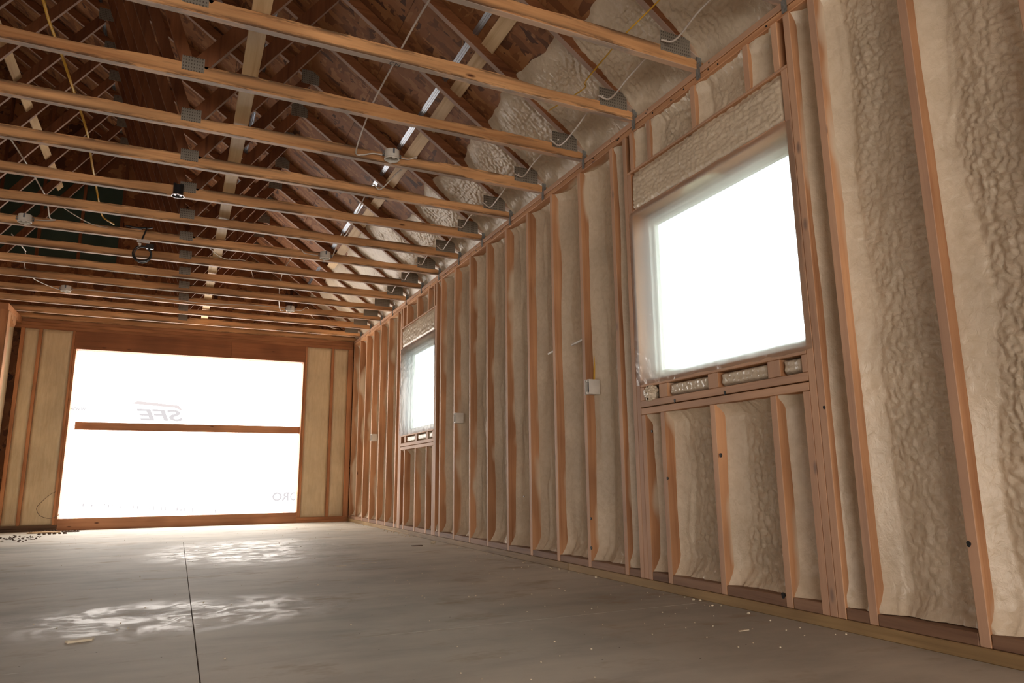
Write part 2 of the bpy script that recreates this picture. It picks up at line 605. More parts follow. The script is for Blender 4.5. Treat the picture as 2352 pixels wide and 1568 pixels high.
def film_mat():
    m = bpy.data.materials.new('clear_poly_film')
    m.use_nodes = True
    ns, ls = m.node_tree.nodes, m.node_tree.links
    ns.clear()
    o = ns.new('ShaderNodeOutputMaterial')
    tr = ns.new('ShaderNodeBsdfTransparent'); tr.inputs[0].default_value = (0.93, 0.93, 0.92, 1)
    tl = ns.new('ShaderNodeBsdfTranslucent'); tl.inputs[0].default_value = (0.86, 0.88, 0.87, 1)
    gl = ns.new('ShaderNodeBsdfGlossy'); gl.inputs['Roughness'].default_value = 0.18
    tc = ns.new('ShaderNodeTexCoord')
    n = ns.new('ShaderNodeTexNoise'); n.inputs['Scale'].default_value = 14; n.inputs['Detail'].default_value = 5
    ls.new(tc.outputs['Object'], n.inputs['Vector'])
    b = ns.new('ShaderNodeBump'); b.inputs['Strength'].default_value = 0.6; b.inputs['Distance'].default_value = 0.02
    ls.new(n.outputs['Fac'], b.inputs['Height'])
    ls.new(b.outputs[0], gl.inputs['Normal'])
    rf = ns.new('ShaderNodeBsdfRefraction'); rf.inputs['IOR'].default_value = 1.12; rf.inputs['Roughness'].default_value = 0.42
    rf.inputs['Color'].default_value = (0.93, 0.93, 0.92, 1)
    m0 = ns.new('ShaderNodeMixShader'); m0.inputs[0].default_value = 0.17
    ls.new(rf.outputs[0], m0.inputs[1]); ls.new(tl.outputs[0], m0.inputs[2])
    m1 = ns.new('ShaderNodeMixShader'); m1.inputs[0].default_value = 0.68
    ls.new(tr.outputs[0], m1.inputs[1]); ls.new(m0.outputs[0], m1.inputs[2])
    m2 = ns.new('ShaderNodeMixShader'); m2.inputs[0].default_value = 0.07
    ls.new(m1.outputs[0], m2.inputs[1]); ls.new(gl.outputs[0], m2.inputs[2])
    ls.new(m2.outputs[0], o.inputs[0])
    return m


def glass_mat():
    m = bpy.data.materials.new('window_glass')
    m.use_nodes = True
    ns, ls = m.node_tree.nodes, m.node_tree.links
    ns.clear()
    o = ns.new('ShaderNodeOutputMaterial')
    tr = ns.new('ShaderNodeBsdfTransparent'); tr.inputs[0].default_value = (0.92, 0.97, 0.97, 1)
    gl = ns.new('ShaderNodeBsdfGlossy'); gl.inputs['Roughness'].default_value = 0.02
    m2 = ns.new('ShaderNodeMixShader'); m2.inputs[0].default_value = 0.06
    ls.new(tr.outputs[0], m2.inputs[1]); ls.new(gl.outputs[0], m2.inputs[2])
    ls.new(m2.outputs[0], o.inputs[0])
    return m


M = dict(
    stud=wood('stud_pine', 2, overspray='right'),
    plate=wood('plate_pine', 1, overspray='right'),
    stud_b=wood('stud_pine_back', 2, overspray=None, light=(0.46, 0.21, 0.095), dark=(0.32, 0.125, 0.05)),
    plate_b=wood('plate_pine_back', 0, light=(0.42, 0.19, 0.085), dark=(0.27, 0.11, 0.045)),
    treated=wood('treated_pine', 1, light=(0.31, 0.205, 0.095), dark=(0.18, 0.115, 0.052)),
    dirty=wood('grimy_plate_pine', 1, light=(0.27, 0.16, 0.10), dark=(0.16, 0.085, 0.055)),
    dark_b=wood('grimy_back_plate', 0, light=(0.12, 0.07, 0.04), dark=(0.07, 0.035, 0.02)),
    lvl=wood('laminated_header', 0, light=(0.30, 0.12, 0.05), dark=(0.22, 0.085, 0.035)),
    chord=wood('chord_spruce', 0, light=(0.68, 0.38, 0.18), dark=(0.50, 0.24, 0.10), grime=0.85, painted_bounce=True),
    rafter=wood('rafter_spruce', 0, light=(0.30, 0.122, 0.052), dark=(0.155, 0.057, 0.024), overspray='roof', painted_bounce=True),  # attic dimness put into this darker rafter tone
    web=wood('web_spruce', 2, light=(0.21, 0.080, 0.033), dark=(0.115, 0.040, 0.017), painted_bounce=True),  # same spruce as the chords, with attic shade put into its colour
    brace=wood('brace_pine_board', 1, light=(0.66, 0.50, 0.31), dark=(0.50, 0.34, 0.19)),
    bar=wood('bar_pine', 0, light=(0.50, 0.25, 0.13), dark=(0.36, 0.155, 0.075)),
    bar_v=wood('post_pine', 2, light=(0.50, 0.27, 0.14), dark=(0.38, 0.18, 0.085)),
    foam=foam_mat('spray_foam_lumpy', 1.0),
    foam_mid=foam_mat('spray_foam_smooth', 0.8, gloss=0.36),
    foam_b=foam_mat('spray_foam_trimmed', 0.5, col=(0.60, 0.475, 0.30), gloss=0.6, stripes=True),
    foam_s=foam_mat('spray_foam_shiny', 1.0, col=(0.62, 0.53, 0.41), gloss=0.24),
    osb=osb_mat('oriented_strand_board', (0.66, 0.53, 0.415)),
    osb_green=plain('green_sheathing', (0.035, 0.062, 0.045), 0.8, 0, 0.2, 3.0),
    steel=plate_mat(),
    tie=plain('galvanised_tie', (0.22, 0.22, 0.21), 0.5, 0.5, 0.3, 60),
    channel=plain('bright_channel', (0.38, 0.41, 0.46), 0.34, 0.85, 0.05),
    concrete=concrete(),
    pvc=plain('white_box_plastic', (0.62, 0.58, 0.52), 0.45),
    boxdark=plain('grey_box_inside', (0.12, 0.13, 0.15), 0.6),
    cable=plain('white_cable_sheath', (0.62, 0.56, 0.50), 0.5),
    yellow=plain('yellow_cable_sheath', (0.62, 0.36, 0.03), 0.5),
    black=plain('black_plastic', (0.012, 0.012, 0.013), 0.35),
    tin=plain('reflector_trim', (0.55, 0.50, 0.52), 0.2, 0.8),
    paper=plain('cable_label', (0.50, 0.46, 0.42), 0.6),
    vinyl=plain('cream_vinyl', (0.80, 0.77, 0.68), 0.4, 0, 0.03),
    soffit=plain('painted_soffit', (0.55, 0.54, 0.50), 0.7),
    wrap=emit('backlit_house_wrap', (1.0, 0.925, 0.85), DOOR_GLOW),
    unseen_side_glow=emit('added_glow_side', (1.0, 0.91, 0.80), SIDE_GLOW),
    unseen_rear_glow=emit('added_glow_behind', (1.0, 0.90, 0.80), REAR_GLOW),
    ink=emit('backlit_print_red', (1.0, 0.90, 0.885), 0.90),
    ink2=emit('backlit_print_grey', (0.98, 0.93, 0.94), 0.80),
    film=film_mat(),
    glass=glass_mat(),
    chip=wood('chip_pine', 0, light=(0.55, 0.38, 0.2), dark=(0.25, 0.15, 0.08)),
    dirt=plain('dried_mud', (0.09, 0.055, 0.035), 0.9),
    crumb=plain('foam_crumbs', (0.66, 0.58, 0.44), 0.8),
    string=plain('brown_wire', (0.10, 0.06, 0.03), 0.6),
    lawn=plain('outside_ground', (0.30, 0.29, 0.26), 0.95),
)

# ------------------------------------------------------------------ floor
floor = empty('floor')
tag(floor, kind='structure')
g = 0.0018
XL_, XRR, YF, YE = -8.16, 2.56, -3.36, 11.23
secs = [(XL_, 0.11 - g, YF, 2.87 - g), (0.11 + g, XRR, YF, 2.87 - g), (XL_, 0.11 - g, 2.87 + g, 5.60 - g), (0.11 + g, XRR, 2.87 + g, 5.60 - g),
        (XL_, 0.11 - g, 5.60 + g, 8.2 - g), (0.11 + g, XRR, 5.60 + g, 8.2 - g), (XL_, XRR, 8.2 + g, YE)]
for x0, x1, y0, y1 in secs:
    MB().box(x0, x1, y0, y1, -0.12, 0.0).build('concrete_slab', M['concrete'], floor, bevel=0.0012)
MB().box(XL_, XRR, YF, YE, -0.16, -0.0125).build('sub_slab', M['dirt'], floor)
MB().box(-30, 30, -30, 40, -0.5, -0.45).build('outside_ground', M['lawn']).update_tag()
tag(bpy.data.objects['outside_ground'], kind='structure')

# ------------------------------------------------------------------ right wall
wr = empty('wall_right')
tag(wr, kind='structure')
S = 0.038
D = 0.14
spans = []


def stud(y1, z0=0.0456, z1=ZT, name='stud', mat='stud', x0=W, depth=D, parent=wr, w=S):
    """room-face left edge (far side) at y1"""
    if z0 < 0.1:
        spans.append((y1 - w, y1))
    return MB().box(x0, x0 + depth, y1 - w, y1, z0, z1).build(name, M[mat], parent, bevel=0.0025)


near_studs = [1.976, 1.566, 1.158, 0.75, 0.342, -0.066]
more_studs = [-0.47 - 0.4075 * k for k in range(7)]
mid_studs = [3.606 + 0.4129 * k for k in range(9)]
far_studs = [8.560 + 0.4136 * k for k in range(7)]
for y in near_studs + more_studs + mid_studs + far_studs:
    stud(min(y, YB - 0.001))


def hole_wall(name, mat, x0, x1, ys, ye, z0, z1, holes, parent):
    """sheathing (thin in X) with rectangular holes, 1.22 m panels"""
    edges = sorted(set([ys, ye] + [h for a in holes for h in a[:2]] + [v for v in np.arange(ys, ye, 1.22)]))
    for a, b in zip(edges[:-1], edges[1:]):
        if b - a < 1e-4:
            continue
        hit = [h for h in holes if h[0] <= a + 1e-6 and h[1] >= b - 1e-6]
        if hit:
            h = hit[0]
            MB().box(x0, x1, a, b, z0, h[2]).build(name, mat, parent)
            MB().box(x0, x1, a, b, h[3], z1).build(name, mat, parent)
        else:
            MB().box(x0, x1, a, b, z0, z1).build(name, mat, parent)


WIN = [dict(a=2.157, b=3.377, c=[2.384, 2.79, 3.199]), dict(a=7.10, b=8.335, c=[7.345, 7.742, 8.165])]
SZ0, SZ1 = 1.155, 2.175
hole_wall('sheathing', M['osb'], W + D, W + D + 0.012, YF, YB + 0.14, 0, ZP + 0.08, [(w['a'], w['b'], SZ0, SZ1) for w in WIN], wr)
# plates
pb = [YF, 0.62, 4.27, 7.92, YB]
for a, b in zip(pb[:-1], pb[1:]):
    MB().box(W - 0.006, W + D, a + 0.001, b - 0.001, 0.0, 0.045).build('bottom_plate', M['treated'], wr, bevel=0.003)
pb = [YF, 1.97, 6.05, 9.6, YB]
for a, b in zip(pb[:-1], pb[1:]):
    MB().box(W + 0.004, W + D, a + 0.001, b - 0.001, ZT, 2.7505).build('top_plate', M['plate'], wr, bevel=0.003)
pb = [YF, 3.3, 7.2, YB]
for a, b in zip(pb[:-1], pb[1:]):
    MB().box(W, W + D, a + 0.001, b - 0.001, 2.7525, ZP).build('top_plate', M['plate'], wr, bevel=0.003)

nb = MB()
rn = random.Random(9)
for q in range(44):
    y, z = rn.uniform(1.6, 10.9), rn.choice((2.733, 2.772)) + rn.uniform(-0.008, 0.008)
    nb.box(W - 0.0012, W + 0.002, y - 0.004, y + 0.004, z - 0.004, z + 0.004)
tag(nb.build('nail_heads', M['black'], wr), kind='stuff')

for w in WIN:
    a, b = w['a'], w['b']
    # kings, jacks, inner cripples
    stud(a - S - 0.001); stud(b + 2 * S + 0.001)
    stud(a, z1=2.4525, name='jack_stud'); stud(b + S, z1=2.4525, name='jack_stud')
    stud(a + S + 0.0005, z1=0.955, name='cripple_stud'); stud(b - 0.0005, z1=0.955, name='cripple_stud')
    for y in w['c']:
        stud(y, z1=0.955, name='cripple_stud')
        stud(y, z0=2.469, z1=ZT, name='cripple_stud')
        MB().box(W, W + 0.09, y - 0.075, y, 1.037, 1.113).build('sill_block', M['stud'], wr, bevel=0.002)
    stud(b, z0=2.469, z1=ZT, name='cripple_stud'); stud(a + S, z0=2.469, z1=ZT, name='cripple_stud')
    MB().box(W, W + 0.09, b - 0.04, b, 1.037, 1.113).build('sill_block', M['stud'], wr, bevel=0.002)
    MB().box(W, W + 0.09, a, a + 0.03, 1.037, 1.113).build('sill_block', M['stud'], wr, bevel=0.002)
    # sills
    for z0, z1 in ((0.956, 0.993), (0.998, 1.036), (1.114, 1.152)):
        MB().box(W, W + D, a + 0.001, b - 0.001, z0, z1).build('sill_plate', M['plate'], wr, bevel=0.0025)
    # header
    MB().box(W, W + D, a - S, b + S, 2.4535, 2.4685).build('header_plate', M['plate'], wr, bevel=0.0025)
    MB().box(W, W + D, a + 0.001, b - 0.001, 2.172, 2.207).build('header_plate', M['plate'], wr, bevel=0.0025)
    MB().box(W + 0.09, W + D, a + 0.001, b - 0.001, 2.2075, 2.4530).build('header_board', M['lvl'], wr)


# blocks on the sill plate between the stud feet
spans.sort()
rb = random.Random(3)
prev = YF
for a, b in spans + [(YB, YB + 1)]:
    if a - prev > 0.02:
        MB().box(W + rb.uniform(-0.002, 0.003), W + D, prev + 0.001, a - 0.001, 0.0456, ZB + rb.uniform(-0.003, 0.002)).build('plate_block', M['dirty'], wr, bevel=0.003)
    prev = max(prev, b)

for (y, z, r) in ((3.064, 1.006, 0.008), (2.673, 1.004, 0.008), (2.398, 0.092, 0.010), (1.559, 0.369, 0.008), (2.09, 0.876, 0.006), (2.733, 0.703, 0.008), (3.284, 0.856, 0.006), (3.163, 0.594, 0.006), (3.972, 0.348, 0.006), (3.978, 0.166, 0.008), (4.944, 0.468, 0.005)):
    mb = MB()
    n0 = 10
    for xx in (W - 0.0022, W + 0.004):
        for k in range(n0):
            mb.v.append((xx, y + r * math.cos(2 * PI * k / n0) * (1.1 if k % 3 else 0.8), z + 1.3 * r * math.sin(2 * PI * k / n0)))
    mb.f.append(tuple(range(n0)))
    for k in range(n0):
        mb.f.append((k, (k + 1) % n0, n0 + (k + 1) % n0, n0 + k))
    mb.build('knot', M['black'], wr)

# ------------------------------------------------------------------ spray foam
def foam_bay(y0, y1, z0, z1, seed, res=0.012, amp=0.006, base=0.088, mat='foam', parent=wr, top=0.035, bot=0.05, fill=0.045, x0=W, curtain=0.012, lump=0.035, fw=0.05, bead=0.008):
    ny, nz = max(8, int((y1 - y0) / res)), max(8, int((z1 - z0) / res))
    y = np.linspace(y0 - 0.002, y1 + 0.002, ny)
    z = np.linspace(z0, z1, nz)
    Y, Z = np.meshgrid(y, z, indexing='ij')
    wf = fw * (1.0 + 0.55 * vnoise(Z * 1.7, Z * 0 + seed, seed)) + 0.006 * vnoise(Z * 14, Z * 0, seed + 1)
    far = np.clip((y1 - Y) / wf, 0, 1)
    d = base - fill * (1 - far) ** 1.1 * (1 + 0.28 * vnoise(Z * 2.3, Z * 0 + 3.3, seed + 2))
    d += 0.013 * np.clip(((y1 - Y) / wf - 1.0) / 0.16, 0, 1) * (0.6 + 0.5 * vnoise(Z * 4, Z * 0, seed + 15))
    edge_ = (y1 - Y) - wf * (1.0 + 0.25 * vnoise(Z * 6, Z * 0, seed + 17))
    d -= bead * np.exp(-(edge_ / 0.007) ** 2) * np.clip(0.4 + 0.9 * vnoise(Z * 2.1, Z * 0, seed + 18), 0, 1)
    nn = np.clip((Y - y0) / 0.045, 0, 1)
    d -= 0.06 * (1 - nn) ** 1.7
    d -= bot * np.clip(1 - (Z - z0) / 0.10, 0, 1) ** 1.6
    d -= top * np.clip(1 - (z1 - Z) / 0.06, 0, 1) ** 1.6
    rough = np.clip((y1 - Y) / wf - 0.95, 0, 1) * np.clip((Y - y0) / 0.05, 0.35, 1)
    rough = 0.12 + 0.88 * rough
    d += curtain * vnoise(Y * 13 + 0.8 * vnoise(Z * 1.3, Z * 0, seed + 4), Z * 0.9, seed + 6) * np.clip(far, 0.15, 1)
    yy = Y + 0.012 * vnoise(Y * 22, Z * 22, seed + 8)
    zz = Z + 0.02 * vnoise(Y * 17, Z * 17, seed + 9)
    wl = worley(yy / lump, zz / (lump * 1.35), seed + 11)
    w2 = worley(yy / (lump * 0.45), zz / (lump * 0.6), seed + 12)
    patchy = np.clip(0.85 + 0.45 * vnoise(Y * 5, Z * 2.2, seed + 13), 0.3, 1.15)
    w3 = worley(yy / (lump * 2.3) + 9, zz / (lump * 3.4), seed + 16)
    d += rough * patchy * amp * (1.4 * (wl - 0.45) + 0.55 * (w3 - 0.45) + 0.7 * (w2 - 0.45) + 0.5 * vnoise(Y * 60, Z * 45, seed + 14))
    d = np.clip(d, 0.012, 0.135)
    return grid_mesh('spray_foam', x0 + d, Y, Z, M[mat], parent)


seed = 10
allst = sorted(near_studs + more_studs[:1])
for i in range(len(allst) - 1):
    lo, hi = allst[i], allst[i + 1] - S
    seed += 1
    if lo > 0.3:
        foam_bay(lo, hi, ZB, ZT, seed, 0.006, 0.0125, fill=0.050, fw=0.062, lump=0.024, curtain=0.009, base=0.095)
    else:
        foam_bay(lo, hi, ZB, ZT, seed, 0.03, 0.006)
for k in range(len(more_studs) - 1):
    foam_bay(more_studs[k + 1], more_studs[k] - S, ZB, ZT, 200 + k, 0.05, 0.004)
# slim bay between the king stud and the first full stud
foam_bay(1.976, WIN[0]['a'] - 2 * S - 0.001, ZB, ZT, 31, 0.009, 0.004, base=0.085, fill=0.05, fw=0.05)
for i in range(len(mid_studs) - 1):
    foam_bay(mid_studs[i], mid_studs[i + 1] - S, ZB, ZT, 40 + i, 0.008, 0.009, mat='foam_mid', curtain=0.024, fill=0.045, fw=0.075, base=0.108, bead=0.016)
foam_bay(WIN[0]['b'] + 2 * S + 0.001, mid_studs[0] - S, ZB, ZT, 60, 0.010, 0.010, mat='foam_s', curtain=0.012, fill=0.05, lump=0.03)
foam_bay(mid_studs[-1], WIN[1]['a'] - 2 * S - 0.001, ZB, ZT, 61, 0.012, 0.006, mat='foam_s')
foam_bay(WIN[1]['b'] + 2 * S + 0.001, far_studs[0] - S, ZB, ZT, 62, 0.012, 0.006, mat='foam_s')
for i in range(len(far_studs) - 1):
    foam_bay(far_studs[i], min(far_studs[i + 1], YB) - S, ZB, ZT, 70 + i, 0.014, 0.004, mat='foam_mid', curtain=0.012, base=0.118, fill=0.04)
for wi, w in enumerate(WIN):
    res = 0.008 if wi == 0 else 0.014
    ed = [w['a'] + S] + [v for y in w['c'] for v in (y - S, y)] + [w['b'] - S]
    for k in range(0, len(ed), 2):
        foam_bay(ed[k], ed[k + 1], ZB, 0.956, 90 + 10 * wi + k, res, 0.013 if wi == 0 else 0.004, top=0.06, fill=0.045,
                 base=0.10 if wi == 0 else 0.118, mat='foam' if wi == 0 else 'foam_mid', fw=0.055)
        foam_bay(ed[k], ed[k + 1], 2.469, ZT, 120 + 10 * wi + k, res, 0.014, top=0.03, bot=0.01, base=0.048 if wi == 0 else 0.10, fw=0.07, lump=0.026, fill=0.03,
                 mat='foam' if wi == 0 else 'foam_mid')
    # foam filling the header box, standing almost flush with the studs
    a, b = w['a'], w['b']
    ny, nz = int((b - a) / res), int(0.225 / (res * 0.8))
    Y, Z = np.meshgrid(np.linspace(a + 0.001, b - 0.001, ny), np.linspace(2.2075, 2.4530, nz), indexing='ij')
    e = np.minimum(np.minimum(Y - a, b - Y) * 1.4, np.minimum(Z - 2.2075 + 0.01, (2.4530 - Z) * 0.62))
    e = np.minimum(np.minimum(Y - a, b - Y) * 1.4, Z - 2.2075 + 0.01)
    d = 0.002 + 0.04 * (1 - np.clip(e / 0.026, 0, 1)) ** 1.5 + 0.020 * np.clip(1 - (2.453 - Z) / 0.045, 0, 1)
    wl = worley(Y / 0.034 + 0.3 * vnoise(Y * 20, Z * 20, 4), Z / 0.022, 140 + wi)
    d += 0.014 * (wl - 0.45) * np.clip(e / 0.03, 0, 1) + 0.003 * vnoise(Y * 11, Z * 40, 141)
    grid_mesh('spray_foam', W + d, Y, Z, M['foam_s' if wi else 'foam'], wr)
    # foam in the slots of the sill
    sl = [(w['c'][0], w['c'][1] - 0.075), (w['c'][1], w['c'][2] - 0.075), (a + 0.03, w['c'][0] - 0.075)]
    for k, (p, q) in enumerate(sl):
        Y, Z = np.meshgrid(np.linspace(p + 0.004, q - 0.004, int((q - p) / 0.006)), np.linspace(1.038, 1.112, 14), indexing='ij')
        e = np.minimum(np.minimum(Y - p, q - Y), np.minimum(Z - 1.038, 1.112 - Z) * 1.3)
        d = 0.010 + 0.04 * (1 - np.clip(e / 0.02, 0, 1)) ** 1.5
        d += 0.010 * (worley(Y / 0.032, Z / 0.03, 150 + k + 5 * wi) - 0.4) * np.clip(e / 0.015, 0, 1)
        grid_mesh('spray_foam', W + d, Y, Z, M['foam_s'], wr)

# the ball of foam squeezed out at the far end of the near window's sill
th, ph = np.meshgrid(np.linspace(0.02, PI - 0.02, 40), np.linspace(0, 2 * PI, 72), indexing='ij')
rr = 0.050 * (1 + 0.42 * (worley(th * 3.4, ph * 2.2, 9) - 0.4) * np.sin(th))
grid_mesh('spray_foam', W + 0.012 - 0.75 * rr * np.sin(th) * np.cos(ph), 3.285 + 1.05 * rr * np.sin(th) * np.sin(ph), 1.072 + 1.0 * rr * np.cos(th), M['foam_s'], wr)

# ------------------------------------------------------------------ windows of the right wall
for wi, w in enumerate(WIN):
    a, b = w['a'] + 0.012, w['b'] - 0.012
    z0, z1 = SZ0 + 0.004, SZ1 - 0.008
    wn = empty('window_%d' % (wi + 1), (W + 0.11, (a + b) / 2, z0))
    tag(wn, kind='structure')
    cy_, x = (a + b) / 2, 0.0
    mb = MB()
    f = 0.036
    for q in ((a, a + f, z0, z1), (b - f, b, z0, z1), (a + f, b - f, z0, z0 + f), (a + f, b - f, z1 - f, z1)):
        mb.box(-0.03, 0.05, q[0] - cy_, q[1] - cy_, q[2] - z0, q[3] - z0)
    mb.build('window_frame', M['vinyl'], wn, bevel=0.004)
    mb = MB()
    a2, b2, z2, z3 = a + f, b - f, z0 + f, z1 - f
    s_ = 0.020
    for q in ((a2, a2 + s_, z2, z3), (b2 - s_, b2, z2, z3), (a2 + s_, b2 - s_, z2, z2 + s_), (a2 + s_, b2 - s_, z3 - s_, z3)):
        mb.box(0.0, 0.03, q[0] - cy_, q[1] - cy_, q[2] - z0, q[3] - z0)
    mb.build('sash', M['vinyl'], wn, bevel=0.003)
    MB().box(0.012, 0.018, a2 + s_ - cy_, b2 - s_ - cy_, z2 + s_ - z0, z3 - s_ - z0).build('glass_pane', M['glass'], wn)
    portal('sky_portal', (W + D + 0.06, cy_, (z0 + z1) / 2), (0, PI / 2, 0), z1 - z0 + 0.02, b - a + 0.04)
    # poly film taped over the opening on the room side
    A, B, Z0_, Z1_ = w['a'] - 0.034, w['b'] + 0.030, 1.128, 2.198
    n_, m_ = 90, 74
    Y, Z = np.meshgrid(np.linspace(A, B, n_), np.linspace(Z0_, Z1_, m_), indexing='ij')
    e = np.minimum(np.minimum(Y - A, B - Y), np.minimum(Z - Z0_, Z1_ - Z))
    dx = -0.0022 - 0.0045 * np.abs(vnoise(Y * 30, Z * 30, 5 + wi)) * (e < 0.055) - 0.006 * np.clip(e / 0.12, 0, 1) * (0.5 + 0.5 * vnoise(Y * 4, Z * 3, 8))
    edge = (e < 1e-6)
    Yd = Y + np.where(edge, 0.006 * vnoise(Z * 16, Y * 16, 3), 0)
    Zd = Z + np.where(edge, 0.006 * vnoise(Z * 16, Y * 16, 4), 0)
    sh = grid_mesh('plastic_sheet', W + dx, Yd, Zd, M['film'])
    tag(sh, ['creased clear plastic sheet taped over the large near window', 'creased clear plastic sheet taped over the smaller far window'][wi], 'plastic sheet')

# eave outside
MB().box(W + D + 0.012, W + 0.75, YF, YB + 0.3, 2.50, 2.52).build('trim_1', M['soffit']).update_tag()
tag(bpy.data.objects['trim_1'], kind='structure')

# ------------------------------------------------------------------ back wall
wb = empty('wall_back')
tag(wb, kind='structure')


def bstud(x0, x1, z0=0.076, z1=2.655, name='stud', mat='stud_b', y=YB):
    return MB().box(x0, x1, y, y + D, z0, z1).build(name, M[mat], wb, bevel=0.003)


OX0, OX1, OZ0, OZ1 = -1.372, 1.650, 0.150, 2.408
bstud(-2.028, -1.985); bstud(-1.822, -1.784); bstud(OX0 - 0.058, OX0 - 0.030); bstud(OX0 - 0.0295, OX0, z1=OZ1, name='jack_stud')
bstud(OX1, OX1 + 0.024, z1=OZ1, name='jack_stud'); bstud(OX1 + 0.0245, OX1 + 0.05); bstud(2.072, 2.112); bstud(2.335, W - 0.001)
MB().box(-2.028, OX0 - 0.0, YB, YB + D, 0, 0.038).build('bottom_plate', M['dark_b'], wb, bevel=0.002)
MB().box(-2.028, OX0 - 0.0, YB, YB + D, 0.0385, 0.076).build('bottom_plate', M['dark_b'], wb, bevel=0.002)
MB().box(OX1, W, YB, YB + D, 0, 0.038).build('bottom_plate', M['plate_b'], wb, bevel=0.002)
MB().box(OX1, W, YB, YB + D, 0.0385, 0.076).build('bottom_plate', M['plate_b'], wb, bevel=0.002)
MB().box(-2.17, W - 0.001, YB, YB + D, 2.656, 2.700).build('top_plate', M['plate_b'], wb, bevel=0.003)
MB().box(-2.17, W - 0.001, YB, YB + D, 2.701, 2.745).build('top_plate', M['plate_b'], wb, bevel=0.003)
MB().box(-2.17, W - 0.001, YB + 0.01, YB + D, 2.7455, ZP).build('top_plate', M['plate_b'], wb, bevel=0.003)
for x0, x1 in ((OX0 - 0.028, 0.600), (0.602, OX1 + 0.022)):
    MB().box(x0, x1, YB + 0.001, YB + D, OZ1 + 0.001, 2.6555).build('header_board', M['lvl'], wb, bevel=0.002)
MB().box(OX0 + 0.001, OX1 - 0.001, YB + 0.004, YB + D, 0, OZ0).build('threshold_board', M['bar'], wb, bevel=0.002)


def foam_flat(x0, x1, z0, z1, sd, y=YB, base=0.03):
    X, Z = np.meshgrid(np.linspace(x0, x1, max(8, int((x1 - x0) / 0.012))), np.linspace(z0, z1, int((z1 - z0) / 0.02)), indexing='ij')
    e = np.minimum(np.minimum(X - x0, x1 - X), np.minimum(Z - z0, z1 - Z))
    d = base - 0.018 * np.clip(e / 0.03, 0, 1) + 0.004 * vnoise(X * 5, Z * 1.2, sd)
    d += 0.003 * vnoise(X * 40, Z * 3, sd + 1)
    return grid_mesh('spray_foam', X, y + d, Z, M['foam_b'], wb)


for k, (x0, x1) in enumerate(((-1.985, -1.822), (-1.784, OX0 - 0.058), (OX1 + 0.05, 2.072), (2.112, 2.335))):
    foam_flat(x0, x1, 0.076, 2.656, 300 + k)
for x0, x1, z0, z1 in ((-2.17, OX0, 0, ZP), (OX1, W + D, 0, ZP), (OX0, OX1, OZ1, ZP), (OX0, OX1, 0, 0.08)):
    MB().box(x0, x1, YB + D + 0.001, YB + D + 0.012, z0, z1).build('sheathing', M['osb'], wb)

# short left wall by the corner, its end post, and the return wall to the left
wl = empty('wall_left_return')
tag(wl, kind='structure')
XL = -2.03
MB().box(XL - D, XL - 0.0005, 10.235, 10.275, 0.076, ZT).build('end_post', M['stud_b'], wl, bevel=0.003)
MB().box(XL - 0.001, XL + 0.012, 10.235, 10.375, 0.076, 2.70).build('end_post', M['bar_v'], wl, bevel=0.003)
MB().box(XL - D, XL, 10.335, 10.375, 0.076, ZT).build('stud', M['stud_b'], wl, bevel=0.003)
MB().box(XL - D, XL, 10.235, YB - 0.001, 0, 0.0755).build('bottom_plate', M['dark_b'], wl)
MB().box(XL - D, XL, 10.235, YB - 0.001, ZT, ZP).build('top_plate', M['plate_b'], wl)
MB().prism([(10.375, ZT - 0.001), (10.72, ZT - 0.001), (10.72, ZT - 0.10), (10.66, ZT - 0.14)], XL - 0.05, XL + 0.004, 'x').build('corner_gusset', M['bar_v'], wl)
Yg, Zg = np.meshgrid(np.linspace(10.375, YB - 0.001, 40), np.linspace(0.076, ZT, 120), indexing='ij')
grid_mesh('spray_foam', XL - 0.075 + 0.006 * vnoise(Yg * 8, Zg * 3, 77), Yg, Zg, M['foam_b'], wl)
MB().box(XL - D - 0.012, XL - D - 0.001, 10.235, YB + D, 0, ZP).build('sheathing', M['osb'], wl)
for k in range(14):
    x1 = XL - D - 0.013 - 0.4 * k
    MB().box(x1 - S, x1, 10.235, 10.235 + D, 0.076, 2.45).build('stud', M['stud_b'], wl, bevel=0.002)
MB().box(-8.08, XL - D - 0.013, 10.235, 10.235 + D, 2.451, ZP).build('header_board', M['lvl'], wl)
MB().box(-8.08, XL - D - 0.013, 10.235, 10.235 + D, 0, 0.0755).build('bottom_plate', M['dark_b'], wl)
MB().box(-8.08, XL - D - 0.013, 10.235 + D + 0.001, 10.235 + D + 0.012, 0, ZP).build('sheathing', M['osb'], wl)

# far left wall and the wall behind the camera (outside the picture)
wlf = empty('wall_left'); tag(wlf, kind='structure')
hole_wall('sheathing', M['osb'], -8.10, -8.088, YF, 10.4, 0, ZP + 0.08, [(-2.6, 4.0, 0.1, 2.1), (6.0, 7.22, 1.0, 2.0)], wlf)
for k in range(34):
    y = YF + 0.05 + 0.4075 * k
    if any(a - 0.02 < y < b + 0.02 for a, b in ((-2.6, 4.0), (6.0, 7.22))) or y > 10.2:
        continue
    MB().box(-8.087, -7.95, y, y + S, 0.076, ZT).build('stud', M['stud_b'], wlf)
MB().box(-8.087, -7.95, YF, 10.2, 0, 0.0755).build('bottom_plate', M['plate'], wlf)
MB().box(-8.087, -7.95, YF, 10.2, ZT + 0.001, ZP).build('top_plate', M['plate'], wlf)
for k, (y, y2, z0, z1) in enumerate(((-2.6, 4.0, 0.1, 2.1), (6.0, 7.22, 1.0, 2.0))):
    ws = MB().box(-8.087, -8.085, y, y2, z0, z1).build('window_%d' % (3 + k), M['unseen_side_glow'])  # unseen glowing openings, added for light from the left
    tag(ws, kind='structure')
wre = empty('wall_rear'); tag(wre, kind='structure')
